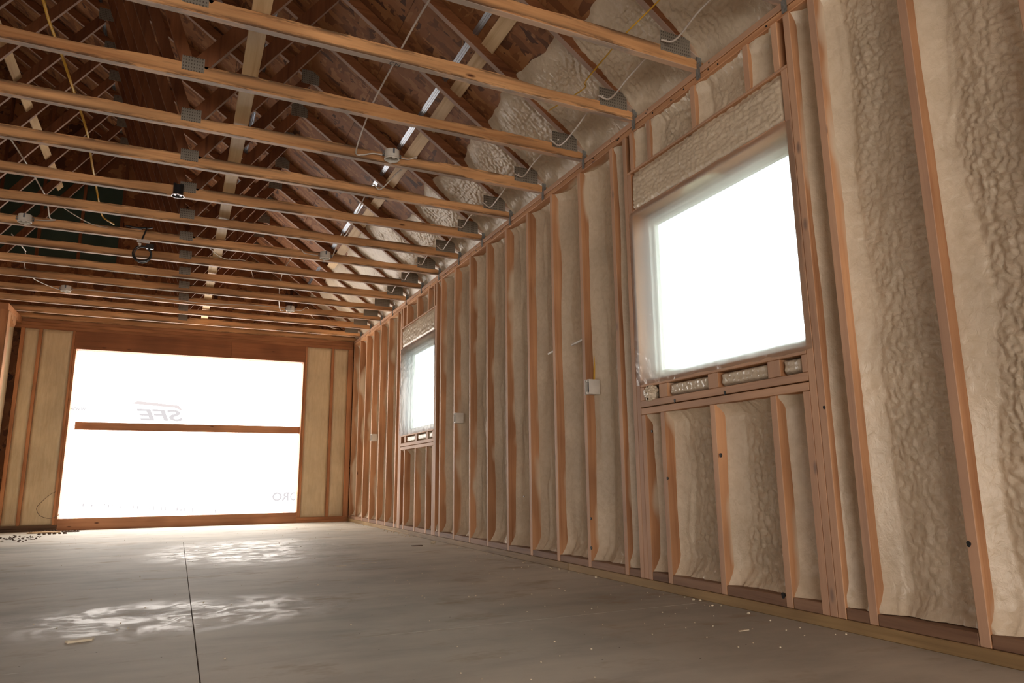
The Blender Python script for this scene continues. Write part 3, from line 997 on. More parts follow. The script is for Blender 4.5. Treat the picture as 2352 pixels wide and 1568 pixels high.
for x0, x1, z0, z1 in ((-8.10, -2.6, 0, ZP), (2.3, W + D, 0, ZP), (-2.6, 2.3, 1.75, ZP), (-8.10, W + D, ZP, ZP + 4.0)):
    MB().box(x0, x1, YF - 0.012, YF, z0, z1).build('sheathing', M['osb'], wre)
rw = MB().box(-2.6, 2.3, YF - 0.004, YF - 0.002, 0.0, 1.75).build('added_rear_opening', M['unseen_rear_glow'])  # unseen glowing opening, added for light from behind
tag(rw, kind='structure')

# ------------------------------------------------------------------ roof
ceil = empty('ceiling')
tag(ceil, kind='structure')
cs = 1 / math.sqrt(1 + SLOPE * SLOPE)
for side in (1, -1):
    rows = [0.0, 1.0, 2.0, 3.0, 4.0, 5.0, 5.78]
    for r_ in range(6):
        d0, d1 = rows[r_] + 0.0015, rows[r_ + 1] - 0.0015
        off = 0.0 if r_ % 2 else -1.22
        ys = [YF] + [v for v in np.arange(YF + 1.22 + off + 1.22, YB + 0.35, 2.44)] + [YB + 0.35]
        for a, b in zip(ys[:-1], ys[1:]):
            xa, xb = XR + side * d0, XR + side * d1
            za, zb = 2.97 + SLOPE * (2.40 - (XR + d0)), 2.97 + SLOPE * (2.40 - (XR + d1))
            MB().prism([(xa, za), (xb, zb), (xb, zb + 0.015), (xa, za + 0.015)], a + 0.0015, b - 0.0015).build('roof_panel', M['osb'], ceil)
# felt over the panels
for side in (1, -1):
    za, zb = 2.97 + SLOPE * (2.40 - XR) + 0.017, 2.97 + SLOPE * (2.40 - (XR + 5.78)) + 0.017
    MB().prism([(XR, za), (XR + side * 5.78, zb), (XR + side * 5.78, zb + 0.01), (XR, za + 0.01)], YF - 0.05, YB + 0.36).build('roof_felt', M['black'], ceil)
MB().prism([(-8.10, ZP), (2.56, ZP), (2.56, 2.86), (XR, 6.70), (-8.10, 2.86)], YB + D + 0.0125, YB + D + 0.02).build('gable_felt', M['black'], ceil)
# unseen deck added behind the camera to keep light out of the attic
MB().box(-7.9, 2.35, YF, 0.62, 2.878, 2.894).build('added_light_blocker', M['osb'], ceil)
# gable sheathing above the back wall
gz = lambda x: 2.97 + SLOPE * (2.40 - (x if x > XR else 2 * XR - x)) - 0.002
for x0, x1 in ((-7.9, -6.7), (-6.7, -5.5), (-5.5, -4.25), (-4.25, -3.04), (-3.04, -1.99), (-1.99, -0.99), (-0.99, 0.36), (0.36, 1.58), (1.58, 2.5)):
    green = -4.3 < x0 < -1.0
    cuts = [ZP, 3.62, 5.0, 9.0] if green else [ZP, 9.0]
    for za, zb in zip(cuts[:-1], cuts[1:]):
        l, r = min(gz(x0), zb - 0.002), min(gz(x1), zb - 0.002)
        if l <= za + 0.02 and r <= za + 0.02:
            continue
        poly = [(x0 + 0.001, za), (x1 - 0.001, za), (x1 - 0.001, max(r, za + 0.001))]
        if x0 < XR < x1 and zb > 8:
            poly.append((XR, gz(XR + 1e-6)))
        elif min(gz(x0), gz(x1)) < zb - 0.002 < max(gz(x0), gz(x1)):
            xc = x0 + (x1 - x0) * ((zb - 0.002) - gz(x0)) / (gz(x1) - gz(x0))
            poly.append((xc, zb - 0.002))
        poly.append((x0 + 0.001, max(l, za + 0.001)))
        MB().prism(poly, YB + D + 0.001, YB + D + 0.012).build('gable_panel', M['osb_green' if green and za > 3.5 and zb < 6 else 'osb'], ceil)
# foam sprayed under the deck near the eave
for i in range(-8, 16):
    ya, yb = Y0 + i * DY + 0.019, min(Y0 + (i + 1) * DY - 0.019, YB + D)
    if yb - ya < 0.1:
        continue
    res = 0.010 if 0 <= i < 9 else 0.018
    ny, ns_ = int((yb - ya) / res), 70 if 0 <= i < 9 else 36
    t_ = np.linspace(0, 1, ns_)
    y = np.linspace(ya - 0.002, yb + 0.002, ny)
    Yv, Tv = np.meshgrid(y, t_, indexing='ij')
    Xe = 1.94 + 0.05 * vnoise(Yv * 3.1, Yv * 0 + i, 400 + i) + 0.012 * vnoise(Yv * 15, Yv * 0, 401) - (0.22 if i > 7 else 0.0)
    Xv = Xe + (2.50 - Xe) * Tv
    th_ = 0.044 * np.clip((Xv - Xe) / 0.09, 0, 1) ** 0.6
    th_ += 0.012 * np.clip(1 - np.minimum(Yv - ya, yb - Yv) / 0.05, 0, 1) ** 2
    lumpy = worley(Yv / 0.034, Xv / 0.026, 410 + i)
    th_ += (0.014 * vnoise(Yv * 6, Xv * 7, 420 + i) - 0.022 * (lumpy - 0.4)) * np.clip((Xv - Xe) / 0.1, 0, 1)
    Zv = 2.97 + SLOPE * (2.40 - Xv) - 0.001 - np.maximum(th_, -0.002)
    k = np.clip((Xv - 2.36) / 0.14, 0, 1)
    Zv = Zv * (1 - k ** 2) + (ZP - 0.004) * k ** 2
    grid_mesh('spray_foam', Xv, Yv, Zv, M['foam' if i % 3 else 'foam_mid'], ceil)
CH3 = -1.07
# boards and bright channels fixed between the rafters, under the deck
for i in range(0, 14):
    ya, yb = Y0 + i * DY + 0.020, Y0 + (i + 1) * DY - 0.020
    for xc, wd, nm, mt, th_ in ((1.70, 0.10, 'blocking_board', 'brace', 0.026), (1.60, 0.042, 'metal_channel', 'channel', 0.014), (0.45, 0.046, 'metal_channel', 'channel', 0.014),
                                (CH3, 0.046, 'metal_channel', 'channel', 0.014)):
        if nm == 'blocking_board' and i > 11:
            continue
        sgn = 1 if xc > XR else -1
        ux, uz = cs, -cs * SLOPE * sgn          # down the slope (to +x on the right)
        nx, nz = -cs * SLOPE * sgn, -cs         # into the attic
        zc = 2.97 + SLOPE * (2.40 - (xc if xc > XR else 2 * XR - xc)) - 0.002
        h_ = wd / 2
        if nm == 'metal_channel':
            prof = [(-h_, 0), (h_, 0), (h_, 0.004), (h_ * 0.55, 0.004), (h_ * 0.5, th_), (h_ * 0.18, th_), (h_ * 0.12, 0.008), (-h_ * 0.12, 0.008), (-h_ * 0.18, th_), (-h_ * 0.5, th_), (-h_ * 0.55, 0.004), (-h_, 0.004)]
        else:
            prof = [(-h_, 0), (h_, 0), (h_, th_), (-h_, th_)]
        poly = [(xc + a * ux + b * nx, zc + a * uz + b * nz) for a, b in prof]
        MB().prism(poly, ya, yb).build(nm, M[mt], ceil)

# ------------------------------------------------------------------ trusses
CB, CT = 2.787, 2.876
J1, U1 = -0.085, 0.80
V1 = -0.985
H = 0.019


def member(p, q, wd, mat, name, parent, cut=None):
    (x0, z0), (x1, z1) = p, q
    dx, dz = x1 - x0, z1 - z0
    L = math.hypot(dx, dz)
    nx, nz = -dz / L * wd / 2, dx / L * wd / 2
    return MB().prism([(x0 + nx, z0 + nz), (x1 + nx, z1 + nz), (x1 - nx, z1 - nz), (x0 - nx, z0 - nz)], -H, H).build(name, M[mat], parent, bevel=0.002)


def top_z(x):
    return 2.97 + SLOPE * (2.40 - (x if x >= XR else 2 * XR - x))


chord_shapes = []


def make_truss():
    t = empty('roof_truss')
    rnd = random.Random(4)
    # bottom chord with a slightly waney edge
    n = 90
    poly = []
    for k in range(n + 1):
        x = -8.075 + (2.535 + 8.075) * k / n
        poly.append((x, CB))
    pts_top = []
    for k in range(n + 1):
        x = 2.535 - (2.535 + 8.075) * k / n
        z = CT - 0.006 * max(0, vnoise(x * 2.2, 0.3, 8)) ** 2 - 0.001
        if x > 2.36:
            z = min(z, CB + 0.05)
        pts_top.append((x, float(z)))
    MB().prism(poly[:1] + poly[-1:] + pts_top, -H, H).build('bottom_chord', M['chord'], t, bevel=0.002)
    for sd in (21, 33, 57):
        pv = []
        for (x, z) in pts_top:
            wane = 0.026 * max(0.0, float(vnoise(x * 1.6 + sd, 0.3, sd))) + 0.003 * float(vnoise(x * 9, 0.3, sd))
            pv.append((x, z - wane if x < 2.3 else z))
        bot = [(x, CB + 0.005 * max(0.0, float(vnoise(x * 2.0, 0.7, sd + 1)))) for (x, _) in poly]
        o = MB().prism(bot + pv, -H, H).build('chord_shape', M['chord'])
        chord_shapes.append(o.data)
        bpy.data.objects.remove(o)
    tv = 0.110
    for s in (1, -1):
        def X(x):
            return x if s == 1 else 2 * XR - x
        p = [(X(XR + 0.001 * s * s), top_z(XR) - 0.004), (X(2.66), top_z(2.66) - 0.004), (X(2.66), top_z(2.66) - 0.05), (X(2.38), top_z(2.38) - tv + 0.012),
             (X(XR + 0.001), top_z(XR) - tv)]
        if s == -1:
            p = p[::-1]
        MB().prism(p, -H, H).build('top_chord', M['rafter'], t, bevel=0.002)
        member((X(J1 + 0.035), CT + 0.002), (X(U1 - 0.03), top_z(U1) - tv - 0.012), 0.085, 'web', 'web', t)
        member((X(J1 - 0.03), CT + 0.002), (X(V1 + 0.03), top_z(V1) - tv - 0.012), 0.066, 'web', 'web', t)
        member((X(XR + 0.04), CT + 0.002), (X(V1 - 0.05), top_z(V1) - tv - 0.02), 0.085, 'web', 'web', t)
        for cx_, cz_, w_, h_ in ((X(J1), 2.872, 0.115, 0.085), (X(U1), top_z(U1) - 0.075, 0.15, 0.13), (X(V1), top_z(V1) - 0.075, 0.17, 0.13), (X(2.272), 2.899, 0.20, 0.117)):
            MB().box(cx_ - w_ / 2, cx_ + w_ / 2, -H - 0.0022, -H - 0.0002, cz_ - h_ / 2, cz_ + h_ / 2).build('gusset_plate', M['steel'], t)
    MB().box(XR - H, XR + H, -H, H, CT + 0.001, top_z(XR) - tv - 0.002).build('web', M['web'], t, bevel=0.002)
    MB().box(XR - 0.08, XR + 0.08, -H - 0.0022, -H - 0.0002, 2.83, 2.93).build('gusset_plate', M['steel'], t)
    MB().box(XR - 0.09, XR + 0.09, -H - 0.0022, -H - 0.0002, top_z(XR) - 0.19, top_z(XR) - 0.05).build('gusset_plate', M['steel'], t)
    mb = MB()
    mb.box(W - 0.0035, W - 0.0005, -H - 0.022, -H + 0.008, 2.722, 2.815)
    mb.box(W - 0.0015, W + 0.03, -H - 0.0035, -H - 0.0005, 2.79, 2.86)
    mb.build('hurricane_tie', M['tie'], t)
    return t


ORD = ['first', 'second', 'third', 'fourth', 'fifth', 'sixth', 'seventh', 'eighth', 'ninth', 'tenth', 'eleventh', 'twelfth', 'thirteenth', 'fourteenth']
EXTRA = {3: 'with its chord stained along the edges', 4: 'carrying the near white round junction box', 6: 'carrying the black lamp housing', 8: 'with the black cable coil hanging from it',
         12: 'carrying the far pair of white junction boxes'}
proto = make_truss()
kids = list(proto.children)
GR = 'roof trusses spanning the room'
trusses = {}
for i in range(-2, 15):
    if i == -2:
        r = proto
    else:
        r = proto.copy(); C.objects.link(r)
        for c in kids:
            d = c.copy(); C.objects.link(d); d.parent = r
            if c.name.startswith('bottom_chord'):
                d.data = chord_shapes[(i * 2 + 1) % 3]
    r.location = (0, Y0 + i * DY, 0)
    trusses[i] = r
    if i <= 0:
        lab = {-2: 'wooden roof truss directly overhead, just behind the top edge of the photo', -1: 'wooden roof truss overhead, next nearer than the one above the window corner',
               0: 'wooden roof truss meeting the wall plate above the large window corner'}[i]
    else:
        lab = ORD[i - 1] + ' wooden roof truss crossing the view, counted from the nearest bottom chord'
        if i in EXTRA:
            lab = ORD[i - 1] + ' roof truss from the nearest, ' + EXTRA[i]
    tag(r, lab, 'roof truss', GR)
GX = -0.99
# gable truss in the plane of the back wall
gt = empty('gable_truss', (0, YB + 0.045, 0))
tag(gt, 'gable end roof truss with upright studs standing over the back wall', 'roof truss')
MB().box(-8.07, 2.53, -H, H, ZP + 0.001, CT).build('bottom_chord', M['chord'], gt)
for s in (1, -1):
    def X(x, s=s):
        return x if s == 1 else 2 * XR - x
    p = [(X(XR + 0.001), top_z(XR) - 0.004), (X(2.6), top_z(2.6) - 0.004), (X(2.38), top_z(2.38) - 0.10), (X(XR + 0.001), top_z(XR) - 0.11)]
    MB().prism(p if s == 1 else p[::-1], -H, H).build('top_chord', M['rafter'], gt)
for k in range(-13, 7):
    x = GX + 0.49 * k
    zt = top_z(x + (0.019 if x > XR else -0.019)) - 0.112
    if zt > CT + 0.05:
        MB().box(x - H, x + H, -H, H, CT + 0.001, zt).build('gable_stud', M['web'], gt, bevel=0.002)

# ------------------------------------------------------------------ long brace boards lying on the bottom chords
for nm, xc, y0, y1, lab in (('brace_board', 0.21, 2.0, 7.6, 'long pale brace board lying on the bottom chords beside the metal joint plates'),
                            ('brace_board', 0.19, 7.62, 10.78, 'far length of pale brace board butting the near one on the chords'),
                            ('brace_board', None, 5.2, 10.42, 'pale brace board nailed across the slanting webs, at the upper left')):
    if xc is None:
        ux, uz = 0.598, 0.801
        px, pz = -1.63 - 0.044 * uz, 4.40 + 0.044 * ux
        mb = MB().prism([(px - 0.044 * ux, pz - 0.044 * uz), (px + 0.044 * ux, pz + 0.044 * uz), (px + 0.044 * ux - 0.019 * uz, pz + 0.044 * uz + 0.019 * ux), (px - 0.044 * ux - 0.019 * uz, pz - 0.044 * uz + 0.019 * ux)], y0, y1)
    else:
        mb = MB().box(xc - 0.044, xc + 0.044, y0, y1, CT + 0.001, CT + 0.02)
    o = mb.build(nm, M['brace'], None, bevel=0.002)
    tag(o, lab, 'board', 'brace boards on the chords')

# ------------------------------------------------------------------ garage opening: wrap, print, bar
wrap = MB().box(OX0 - 0.0, OX1 + 0.0, YB + D + 0.0125, YB + D + 0.0145, 0.08, OZ1 + 0.02).build('house_wrap', M['wrap'])
tag(wrap, 'bright white house wrap stretched over the garage door opening', 'house wrap')
YW = YB + D + 0.0117


def ink_text(body, x, z, size, shear, mat, name='printed_letters', sx=1.0):
    cu = bpy.data.curves.new(name, 'FONT')
    cu.body = body
    cu.size = size
    cu.shear = shear
    cu.extrude = 0.0
    cu.offset = size * 0.03
    cu.materials.append(M[mat])
    tmp = bpy.data.objects.new('tmp', cu)
    me = bpy.data.meshes.new_from_object(tmp)
    bpy.data.objects.remove(tmp)
    o = bpy.data.objects.new(name, me)
    C.objects.link(o)
    o.parent = wrap
    o.location = (x, YW, z)
    o.rotation_euler = (PI / 2, 0, 0)
    o.scale = (-sx, 1, 1)
    return o


# print shows through from outside, so it reads mirrored
ink_text('SFE', 0.03, 1.475, 0.22, 0.25, 'ink2', sx=1.75)
MB().prism([(-0.66, 1.70), (-0.10, 1.66), (0.02, 1.61), (-0.05, 1.695), (-0.58, 1.742)], YW - 0.0003, YW).build('printed_roof_shape', M['ink'], wrap)
ink_text('RO', 1.555, 0.325, 0.165, 0.0, 'ink2', sx=1.05)
ink_text('C', 1.565, 0.325, 0.165, 0.0, 'ink2', sx=-0.72)
ink_text('www', -1.20, 1.585, 0.09, 0.0, 'ink2')
for q in range(34):
    rnd = random.Random(q)
    if rnd.random() < 0.25:
        continue
    x = -1.12 + 0.05 * q
    MB().box(x, x + 0.008 + 0.01 * rnd.random(), YW - 0.0003, YW, 0.30 - 0.004 * q, 0.30 - 0.004 * q + 0.03 + 0.025 * rnd.random()).build('printed_mark', M['ink2'], wrap)
bar = MB().box(-1.305, OX1 + 0.0, YB + 0.100, YB + 0.138, 1.318, 1.425).build('timber_bar', M['bar'], None, bevel=0.002)
tag(bar, 'brown horizontal timber bar crossing the bright garage opening', 'timber')
bar.rotation_euler = (0, 0.0, 0)

# ------------------------------------------------------------------ electrical boxes on the studs
for k, (ys, lab) in enumerate(((4.019, 'white outlet box on the stud nearest the large window'), (6.496, 'white outlet box on a stud between the two windows'),
                               (9.801, 'white outlet box on a stud beyond the far window'))):
    b = empty('outlet_box', (W, ys - S - 0.001, 1.14))
    tag(b, lab, 'outlet box', 'outlet boxes on the long wall')
    w_, h_ = 0.056, 0.098
    mb = MB()
    t_ = 0.004
    mb.box(-0.012, 0.07, -w_, -w_ + t_, 0, h_).box(-0.012, 0.07, -t_, 0, 0, h_).box(-0.012, 0.07, -w_ + t_, -t_, 0, t_).box(-0.012, 0.07, -w_ + t_, -t_, h_ - t_, h_)
    mb.build('box_shell', M['pvc'], b, bevel=0.001)
    MB().box(0.012, 0.016, -w_ + t_, -t_, t_, h_ - t_).build('box_back', M['boxdark'], b)
    MB().box(-0.0125, 0.01, -0.034, -0.022, h_ - 0.016, h_ - t_).box(-0.0125, 0.01, -0.034, -0.022, t_, 0.016).build('screw_tab', M['pvc'], b)

# ------------------------------------------------------------------ round ceiling boxes
def round_box(x, i, lab):
    y = Y0 + i * DY - H - 0.055
    b = empty('junction_box', (x, y, 2.795))
    tag(b, lab, 'junction box', 'white round junction boxes on the chords')
    seg, r, h_ = 24, 0.051, 0.066
    n = seg
    mb = MB()
    prof = [(r, 0), (r + 0.003, 0.004), (r, 0.012), (r, h_), (0.0, h_), (0, h_ - 0.004), (r - 0.005, h_ - 0.004), (r - 0.005, 0)]
    for (rr_, zz) in prof:
        for k in range(n):
            w_ = 2 * PI * k / n
            mb.v.append((rr_ * math.cos(w_), rr_ * math.sin(w_), zz))
    m_ = len(prof)
    for a in range(m_):
        a2 = (a + 1) % m_
        for k in range(n):
            k2 = (k + 1) % n
            mb.f.append((a * n + k, a2 * n + k, a2 * n + k2, a * n + k2))
    mb.build('box_body', M['pvc'], b)
    mb = MB()
    for sx in (-1, 1):
        mb.box(sx * 0.049, sx * 0.066, -0.006, 0.006, 0.02, 0.028).box(sx * 0.049, sx * 0.066, -0.006, 0.006, 0.040, 0.046).box(sx * 0.062, sx * 0.066, -0.006, 0.006, 0.02, 0.046)
    mb.build('nail_bracket', M['tie'], b)
    MB().box(-0.006, 0.006, -0.0535, -0.0505, 0.030, 0.066).build('knockout_slot', M['boxdark'], b)
    MB().box(-0.010, 0.010, -0.050, -0.040, -0.006, 0.012).box(-0.010, 0.010, 0.040, 0.050, -0.006, 0.012).build('screw_tab', M['pvc'], b)
    return b


round_box(1.198, 4, 'large white round junction box on the fourth truss chord, nearest one')
round_box(1.19, 8, 'white round junction box on the eighth truss chord, towards the long wall')
round_box(1.19, 12, 'small white round junction box on the twelfth chord, towards the long wall')
round_box(-1.34, 8, 'white round junction box on the eighth chord, at the far left edge')
round_box(-1.33, 12, 'small white round junction box on the twelfth chord, above the garage opening left side')

# black recessed lamp housing
lc = empty('lamp_housing', (-0.152, Y0 + 6 * DY - H - 0.052, 2.768))
tag(lc, 'black recessed lamp housing on the sixth truss chord', 'lamp housing')
mb = MB()
n = 24
prof = [(0.046, 0.0), (0.041, 0.006), (0.037, 0.012), (0.037, 0.085), (0.0, 0.088), (0.0, 0.03), (0.034, 0.026), (0.041, 0.0)]
for (rr_, zz) in prof:
    for k in range(n):
        w_ = 2 * PI * k / n
        mb.v.append((rr_ * math.cos(w_), rr_ * math.sin(w_), zz))
for a in range(len(prof)):
    a2 = (a + 1) % len(prof)
    for k in range(n):
        k2 = (k + 1) % n
        mb.f.append((a * n + k, a2 * n + k, a2 * n + k2, a * n + k2))
mb.build('can', M['black'], lc, smooth=False)
MB().tube([(0.046 * math.cos(2 * PI * k / 32), 0.046 * math.sin(2 * PI * k / 32), 0.0) for k in range(32)], 0.0028, 6, True).build('trim_ring', M['tin'], lc, smooth=True)
mb = MB().box(-0.026, -0.012, -0.012, 0.012, 0.006, 0.012).box(0.012, 0.026, -0.012, 0.012, 0.006, 0.012).blob((0, 0, 0.01), 0.009, random.Random(1), 0.6)
mb.build('lamp_socket', M['tin'], lc)
MB().box(-0.037, -0.015, -0.02, 0.0, 0.085, 0.098).box(0.012, 0.037, -0.02, 0.0, 0.085, 0.098).build('vent_cap', M['black'], lc)

# black cable coil hanging on the eighth chord
yc = Y0 + 8 * DY - H - 0.02
coil = empty('cable_coil', (-0.43, yc, 2.60))
tag(coil, 'coil of black cable with a white tag hanging under the eighth chord', 'cable coil')
rnd = random.Random(7)
for k in range(4):
    r = 0.078 - 0.004 * k
    cx_, cz_ = rnd.uniform(-0.008, 0.008), 0.045 + rnd.uniform(-0.008, 0.008)
    ph = rnd.uniform(0, 6)
    pts = [(cx_ + r * (1 + 0.03 * math.sin(3 * w_ + ph)) * math.cos(w_), 0.006 * k - 0.012 + 0.006 * math.sin(2 * w_ + ph), cz_ + r * (1.0 + 0.06 * math.sin(w_ + ph)) * math.sin(w_))
           for w_ in [2 * PI * j / 40 for j in range(40)]]
    MB().tube(pts, 0.0048, 6, True).build('cable_loop', M['black'], coil, smooth=True)
MB().tube(smooth_path([(-0.04, 0.0, 0.135), (-0.02, -0.004, 0.17), (0.0, 0.0, 0.24), (0.012, 0.0, 0.285), (0.0, 0.01, 0.297), (-0.05, 0.02, 0.292), (-0.16, 0.03, 0.30)]), 0.0075, 8).build('hanging_lead', M['black'], coil, smooth=True)
MB().tube(smooth_path([(0.0, 0.01, 0.294), (0.03, 0.012, 0.298), (0.06, 0.02, 0.31)]), 0.005, 6).build('hanging_lead', M['black'], coil, smooth=True)
MB().box(-0.055, 0.05, -0.012, -0.006, 0.148, 0.176).build('paper_tag', M['paper'], coil, bevel=0.001)
MB().tube(smooth_path([(-0.045, -0.012, 0.135), (-0.02, -0.016, 0.132), (-0.03, -0.018, 0.11), (-0.035, -0.012, 0.14)]), 0.005, 6).build('white_tie', M['cable'], coil, smooth=True)
MB().box(0.02, 0.085, -0.02, 0.012, 0.095, 0.14).build('black_plug', M['black'], coil, bevel=0.006)


# ------------------------------------------------------------------ cables
def cable(pts, lab, mat='cable', r=0.0045, group='loose cables under the roof', name='cable'):
    o = MB().tube(smooth_path(pts, 7), r, 7).build(name, M[mat], None, smooth=True)
    return tag(o, lab, 'cable', group)


def Yi(i, d=0.0):
    return Y0 + i * DY + d


cable([(1.0, 2.2, 2.90), (0.947, 2.93, 2.90), (0.929, 3.34, 2.885), (0.929, 3.52, 2.885), (0.927, 3.93, 2.885), (0.93, 4.15, 2.86), (0.95, Yi(4, -0.06), 2.815), (1.0, Yi(4, -0.035), 2.812), (1.07, Yi(4, -0.035), 2.835), (1.15, Yi(4, -0.04), 2.838)],
      'white cable running over two chords down to the nearest junction box', r=0.0052)
cable([(1.25, Yi(4, -0.04), 2.838), (1.33, Yi(4, -0.032), 2.843), (1.40, Yi(4, 0.0), 2.884), (1.33, Yi(4, 0.25), 2.86), (1.27, Yi(5, -0.1), 2.82), (1.22, Yi(5, 0.0), 2.885), (1.25, Yi(6), 2.884), (1.24, Yi(7, -0.2), 2.81), (1.24, Yi(7), 2.886), (1.27, Yi(8, -0.03), 2.84), (1.25, Yi(8, -0.04), 2.83)],
      'white cable from the nearest junction box onward to the next one', r=0.005)
cable([(1.13, Yi(8, -0.04), 2.83), (1.0, Yi(8, -0.03), 2.84), (0.95, Yi(8, 0.05), 2.885), (0.9, Yi(9, 0.2), 2.884), (0.98, Yi(11), 2.884), (1.06, Yi(12, -0.1), 2.80), (1.13, Yi(12, -0.075), 2.81)],
      'white cable between the two junction boxes beside the long wall', r=0.005)
cable([(1.25, Yi(12, -0.05), 2.82), (1.34, Yi(12, -0.03), 2.83), (1.42, Yi(12, 0.0), 2.885), (1.6, Yi(13), 2.885), (1.9, Yi(13, 0.3), 2.84), (2.1, Yi(14), 2.886)],
      'white cable leaving the farthest junction box towards the corner', r=0.005)
cable([(-1.15, Yi(10, -0.03), 2.782), (-0.6, Yi(10, -0.026), 2.779), (0.0, Yi(10, -0.026), 2.782), (0.25, Yi(10, -0.026), 2.78)], 'white cable stapled along the bottom edge of the tenth chord', r=0.004)
cable([(-0.95, Yi(11, -0.03), 2.782), (-0.4, Yi(11, -0.026), 2.779), (0.2, Yi(11, -0.026), 2.782)], 'white cable stapled along the bottom edge of the eleventh chord', r=0.004)
cable([(-1.27, Yi(12, -0.05), 2.83), (-1.1, Yi(12, -0.035), 2.845), (-0.6, Yi(12, -0.03), 2.84), (0.1, Yi(12, -0.035), 2.81), (0.7, Yi(12, -0.035), 2.84), (1.02, Yi(12, -0.035), 2.846), (1.132, Yi(12, -0.06), 2.846)],
      'white cable strung along the twelfth chord between two boxes', r=0.0045)
cable([(-1.40, Yi(12, -0.04), 2.82), (-1.5, Yi(12, -0.1), 2.84), (-1.62, Yi(11, 0.3), 2.86), (-1.65, Yi(11), 2.886), (-1.55, Yi(10), 2.886), (-1.5, Yi(9, 0.3), 2.83), (-1.56, Yi(9), 2.886)],
      'white cable drooping to the small box above the garage opening left side', r=0.005)
cable([(-1.27, Yi(8, -0.04), 2.84), (-1.18, Yi(8, -0.05), 2.845), (-1.12, Yi(8, -0.08), 2.85), (-1.15, Yi(8, -0.16), 2.84), (-1.14, Yi(7, 0.2), 2.90), (-1.14, Yi(7), 2.90), (-1.16, Yi(6), 2.886), (-1.22, Yi(5), 2.886), (-1.42, Yi(4), 2.886), (-1.5, Yi(3), 2.89)],
      'white cable looping down beside the left edge junction box', r=0.0055)
cable([(-1.14, Yi(7, 0.02), 2.88), (-0.85, Yi(7, 0.5), 2.845), (-0.62, Yi(8, 0.02), 2.882), (-0.46, Yi(8, 0.0), 2.886)], 'straight white cable reaching the black cable coil', r=0.004)
cable([(0.02, Yi(8, 0.02), 2.882), (0.25, Yi(9, -0.2), 2.83), (0.5, Yi(9, 0.0), 2.79 + 0.09), (0.62, Yi(10), 2.886)], 'thin white cable beyond the black coil', r=0.004)
for i in range(0, 10):
    x = 2.19 - 0.012 * (i % 3)
    sag = [0.0, 0.03, 0.075, 0.02, 0.06, 0.015, 0.05, 0.01, 0.03, 0.02][i]
    cable([(x + 0.03, Yi(i, -0.028), 2.90), (x, Yi(i, 0.06), 2.885 - sag * 0.3), (x - 0.01, Yi(i, 0.28), 2.87 - sag), (x + 0.02, Yi(i + 1, -0.10), 2.86 - sag * 0.6), (x - 0.02, Yi(i + 1, -0.03), 2.888)],
          'white cable swag hanging near the wall between the ' + ['nearest overhead', 'first', 'second', 'third', 'fourth', 'fifth', 'sixth', 'seventh', 'eighth', 'ninth'][i] + ' and next truss plates', r=0.0052, group='cable swags along the eave')
cable([(2.02, 2.3, 2.97), (2.01, 2.474, 2.94), (1.975, 2.765, 2.90), (1.979, 2.916, 2.89), (2.009, 3.176, 2.90), (2.041, 3.278, 2.92), (2.10, 3.40, 2.96), (2.08, 3.8, 3.02)],
      'yellow cable passing behind the nearest chords beside the eave foam', 'yellow', 0.0042)
cable([(-0.79, 3.2, 2.96), (-0.767, 3.732, 2.93), (-0.763, 3.904, 2.92), (-0.745, 4.203, 2.915), (-0.73, 4.602, 2.91), (-0.715, 5.134, 2.91), (-0.73, 5.6, 2.90), (-0.745, 6.1, 2.90), (-0.757, 6.6, 2.89), (-0.752, 6.85, 2.90), (-0.69, 7.05, 2.92)],
      'long yellow cable draped over the chords at the upper left', 'yellow', 0.0075)
# cables through the studs of the long wall
cable([(W + 0.055, 4.60, 1.522), (W + 0.05, 4.51, 1.528), (W + 0.048, 4.433, 1.53)], 'short cable stub emerging from foam, left of the wall pair', 'crumb_c' if False else 'pvc', 0.009, 'cable stubs through the studs')
cable([(W + 0.055, 4.25, 1.528), (W + 0.05, 4.13, 1.533), (W + 0.048, 4.02, 1.54)], 'short cable stub emerging from foam, beside the stud with the outlet box', 'pvc', 0.009, 'cable stubs through the studs')
cable([(W + 0.085, 4.019 - S - 0.008, 1.75), (W + 0.075, 4.019 - S - 0.008, 1.66), (W + 0.070, 4.019 - S - 0.008, 1.45), (W + 0.058, 4.019 - S - 0.009, 1.245)],
      'yellow cable running down the stud into the near outlet box', 'yellow', 0.006, 'cable stubs through the studs')

# ------------------------------------------------------------------ things on the floor
rnd = random.Random(21)
o = MB().prism([(-1.62, 10.62), (-1.36, 10.57), (-1.27, 10.66), (-1.40, 10.74), (-1.55, 10.72)], 0.001, 0.016, 'z').build('wood_scrap', M['chip'])
tag(o, 'flat splintered wood scrap lying by the left foot of the garage opening', 'wood scrap')
for k, (x, y, l, a, lab) in enumerate(((-1.43, 10.95, 0.16, 0.2, 'dark clod of dried mud beside the opening post'), (-1.56, 10.85, 0.11, 0.1, 'brown clod of dried mud behind the flat wood scrap'),
                                       (-1.17, 10.7, 0.17, -0.15, 'thin dark clod of mud right of the wood scrap'), (-1.32, 10.35, 0.26, 0.15, 'long dark strip of mud in front of the wood scrap'))):
    mb = MB()
    for q in range(6):
        t_ = (q / 5 - 0.5) * l
        mb.blob((x + t_ * math.cos(a), y + t_ * math.sin(a), 0.008), rnd.uniform(0.012, 0.024), rnd, 0.7)
    tag(mb.build('mud_clod', M['dirt']), lab, 'mud', 'mud clods by the garage opening')
mb = MB()
for q in range(90):
    x, y = rnd.uniform(-1.95, -1.35), rnd.uniform(9.0, 10.2)
    if rnd.random() < 0.5:
        x, y = rnd.gauss(-1.62, 0.12), rnd.gauss(9.7, 0.25)
    mb.blob((x, y, 0.004), rnd.uniform(0.005, 0.014), rnd, 0.5)
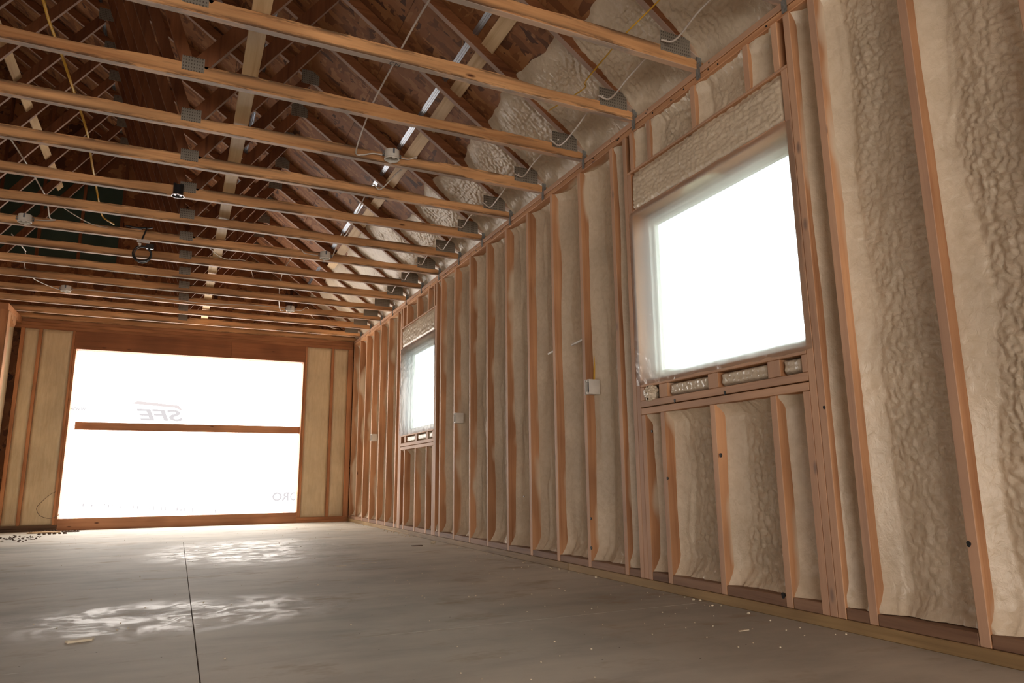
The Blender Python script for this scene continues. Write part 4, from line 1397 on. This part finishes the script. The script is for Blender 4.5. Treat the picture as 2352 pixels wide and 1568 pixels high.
tag(mb.build('dirt_crumbs', M['dirt']), 'scatter of dark dirt crumbs on the slab at the far left', 'dirt', None, 'stuff')
mb = MB()
for q in range(200):
    x, y = rnd.uniform(-2, 2.35), rnd.uniform(1.9, 10.5)
    mb.blob((x, y, 0.002), rnd.uniform(0.002, 0.0048), rnd, 0.6)
for q in range(90):
    mb.blob((rnd.uniform(0.9, 2.35), rnd.uniform(2.0, 5.5), 0.002), rnd.uniform(0.002, 0.004), rnd, 0.6)
for q in range(60):
    mb.blob((W - 0.03 - abs(rnd.gauss(0, 0.05)), rnd.uniform(2.0, 10.5), 0.003), rnd.uniform(0.003, 0.009), rnd, 0.6)
tag(mb.build('foam_crumbs', M['crumb']), 'tiny pale foam crumbs strewn over the concrete floor', 'crumbs', None, 'stuff')
o = MB().prism([(-0.33, 3.29), (-0.25, 3.31), (-0.245, 3.335), (-0.30, 3.34), (-0.34, 3.315)], 0.0, 0.008, 'z').build('foam_chip', M['crumb'])
tag(o, 'pale yellowish foam chip on the dark slab at the lower left', 'foam chip')
for k, (x, y, lab) in enumerate(((1.28, 5.35, 'thin pale wood splinter in the middle of the floor'), (1.08, 5.27, 'short pale wood splinter left of the longer one'),
                                 (2.05, 2.28, 'pale wood splinter near the bottom plate below the window'))):
    l = (0.11, 0.07, 0.05)[k]
    tag(MB().box(x, x + l, y, y + 0.008, 0.0, 0.003).build('wood_splinter', M['crumb']), lab, 'splinter', 'wood splinters on the floor')
tag(MB().blob((2.26, 6.62, 0.016), 0.03, rnd, 0.5).build('foam_chip', M['crumb']), 'cream foam chip on the floor against the long wall', 'foam chip')
tag(MB().box(2.02, 2.12, 6.50, 6.53, 0, 0.006).build('wood_splinter', M['dirt']), 'dark splinter on the floor near the long wall foam chip', 'splinter')
sp = smooth_path([(-1.42, 11.06, 0.50), (-1.478, 11.03, 0.462), (-1.55, 10.99, 0.38), (-1.598, 10.97, 0.30), (-1.565, 10.97, 0.215), (-1.50, 10.98, 0.175), (-1.445, 11.0, 0.165), (-1.39, 11.03, 0.18), (-1.352, 11.06, 0.21)], 8)
tag(MB().tube(sp, 0.0035, 6).build('wire_loop', M['string'], None, smooth=True), 'thin brown wire looping out from the left side of the garage opening', 'wire')

# mill stamp on the underside of the second chord
cu = bpy.data.curves.new('stamp', 'FONT')
cu.body = 'CN'
cu.size = 0.042
cu.materials.append(M['black'])
tmp = bpy.data.objects.new('tmp', cu)
me = bpy.data.meshes.new_from_object(tmp)
bpy.data.objects.remove(tmp)
st = bpy.data.objects.new('stamped_letters', me)
C.objects.link(st)
st.parent = trusses[2]
st.location = (0.865, 0.015, CB - 0.0015)
st.rotation_euler = (PI, 0, 0)
st.scale = (1, 1, 1)
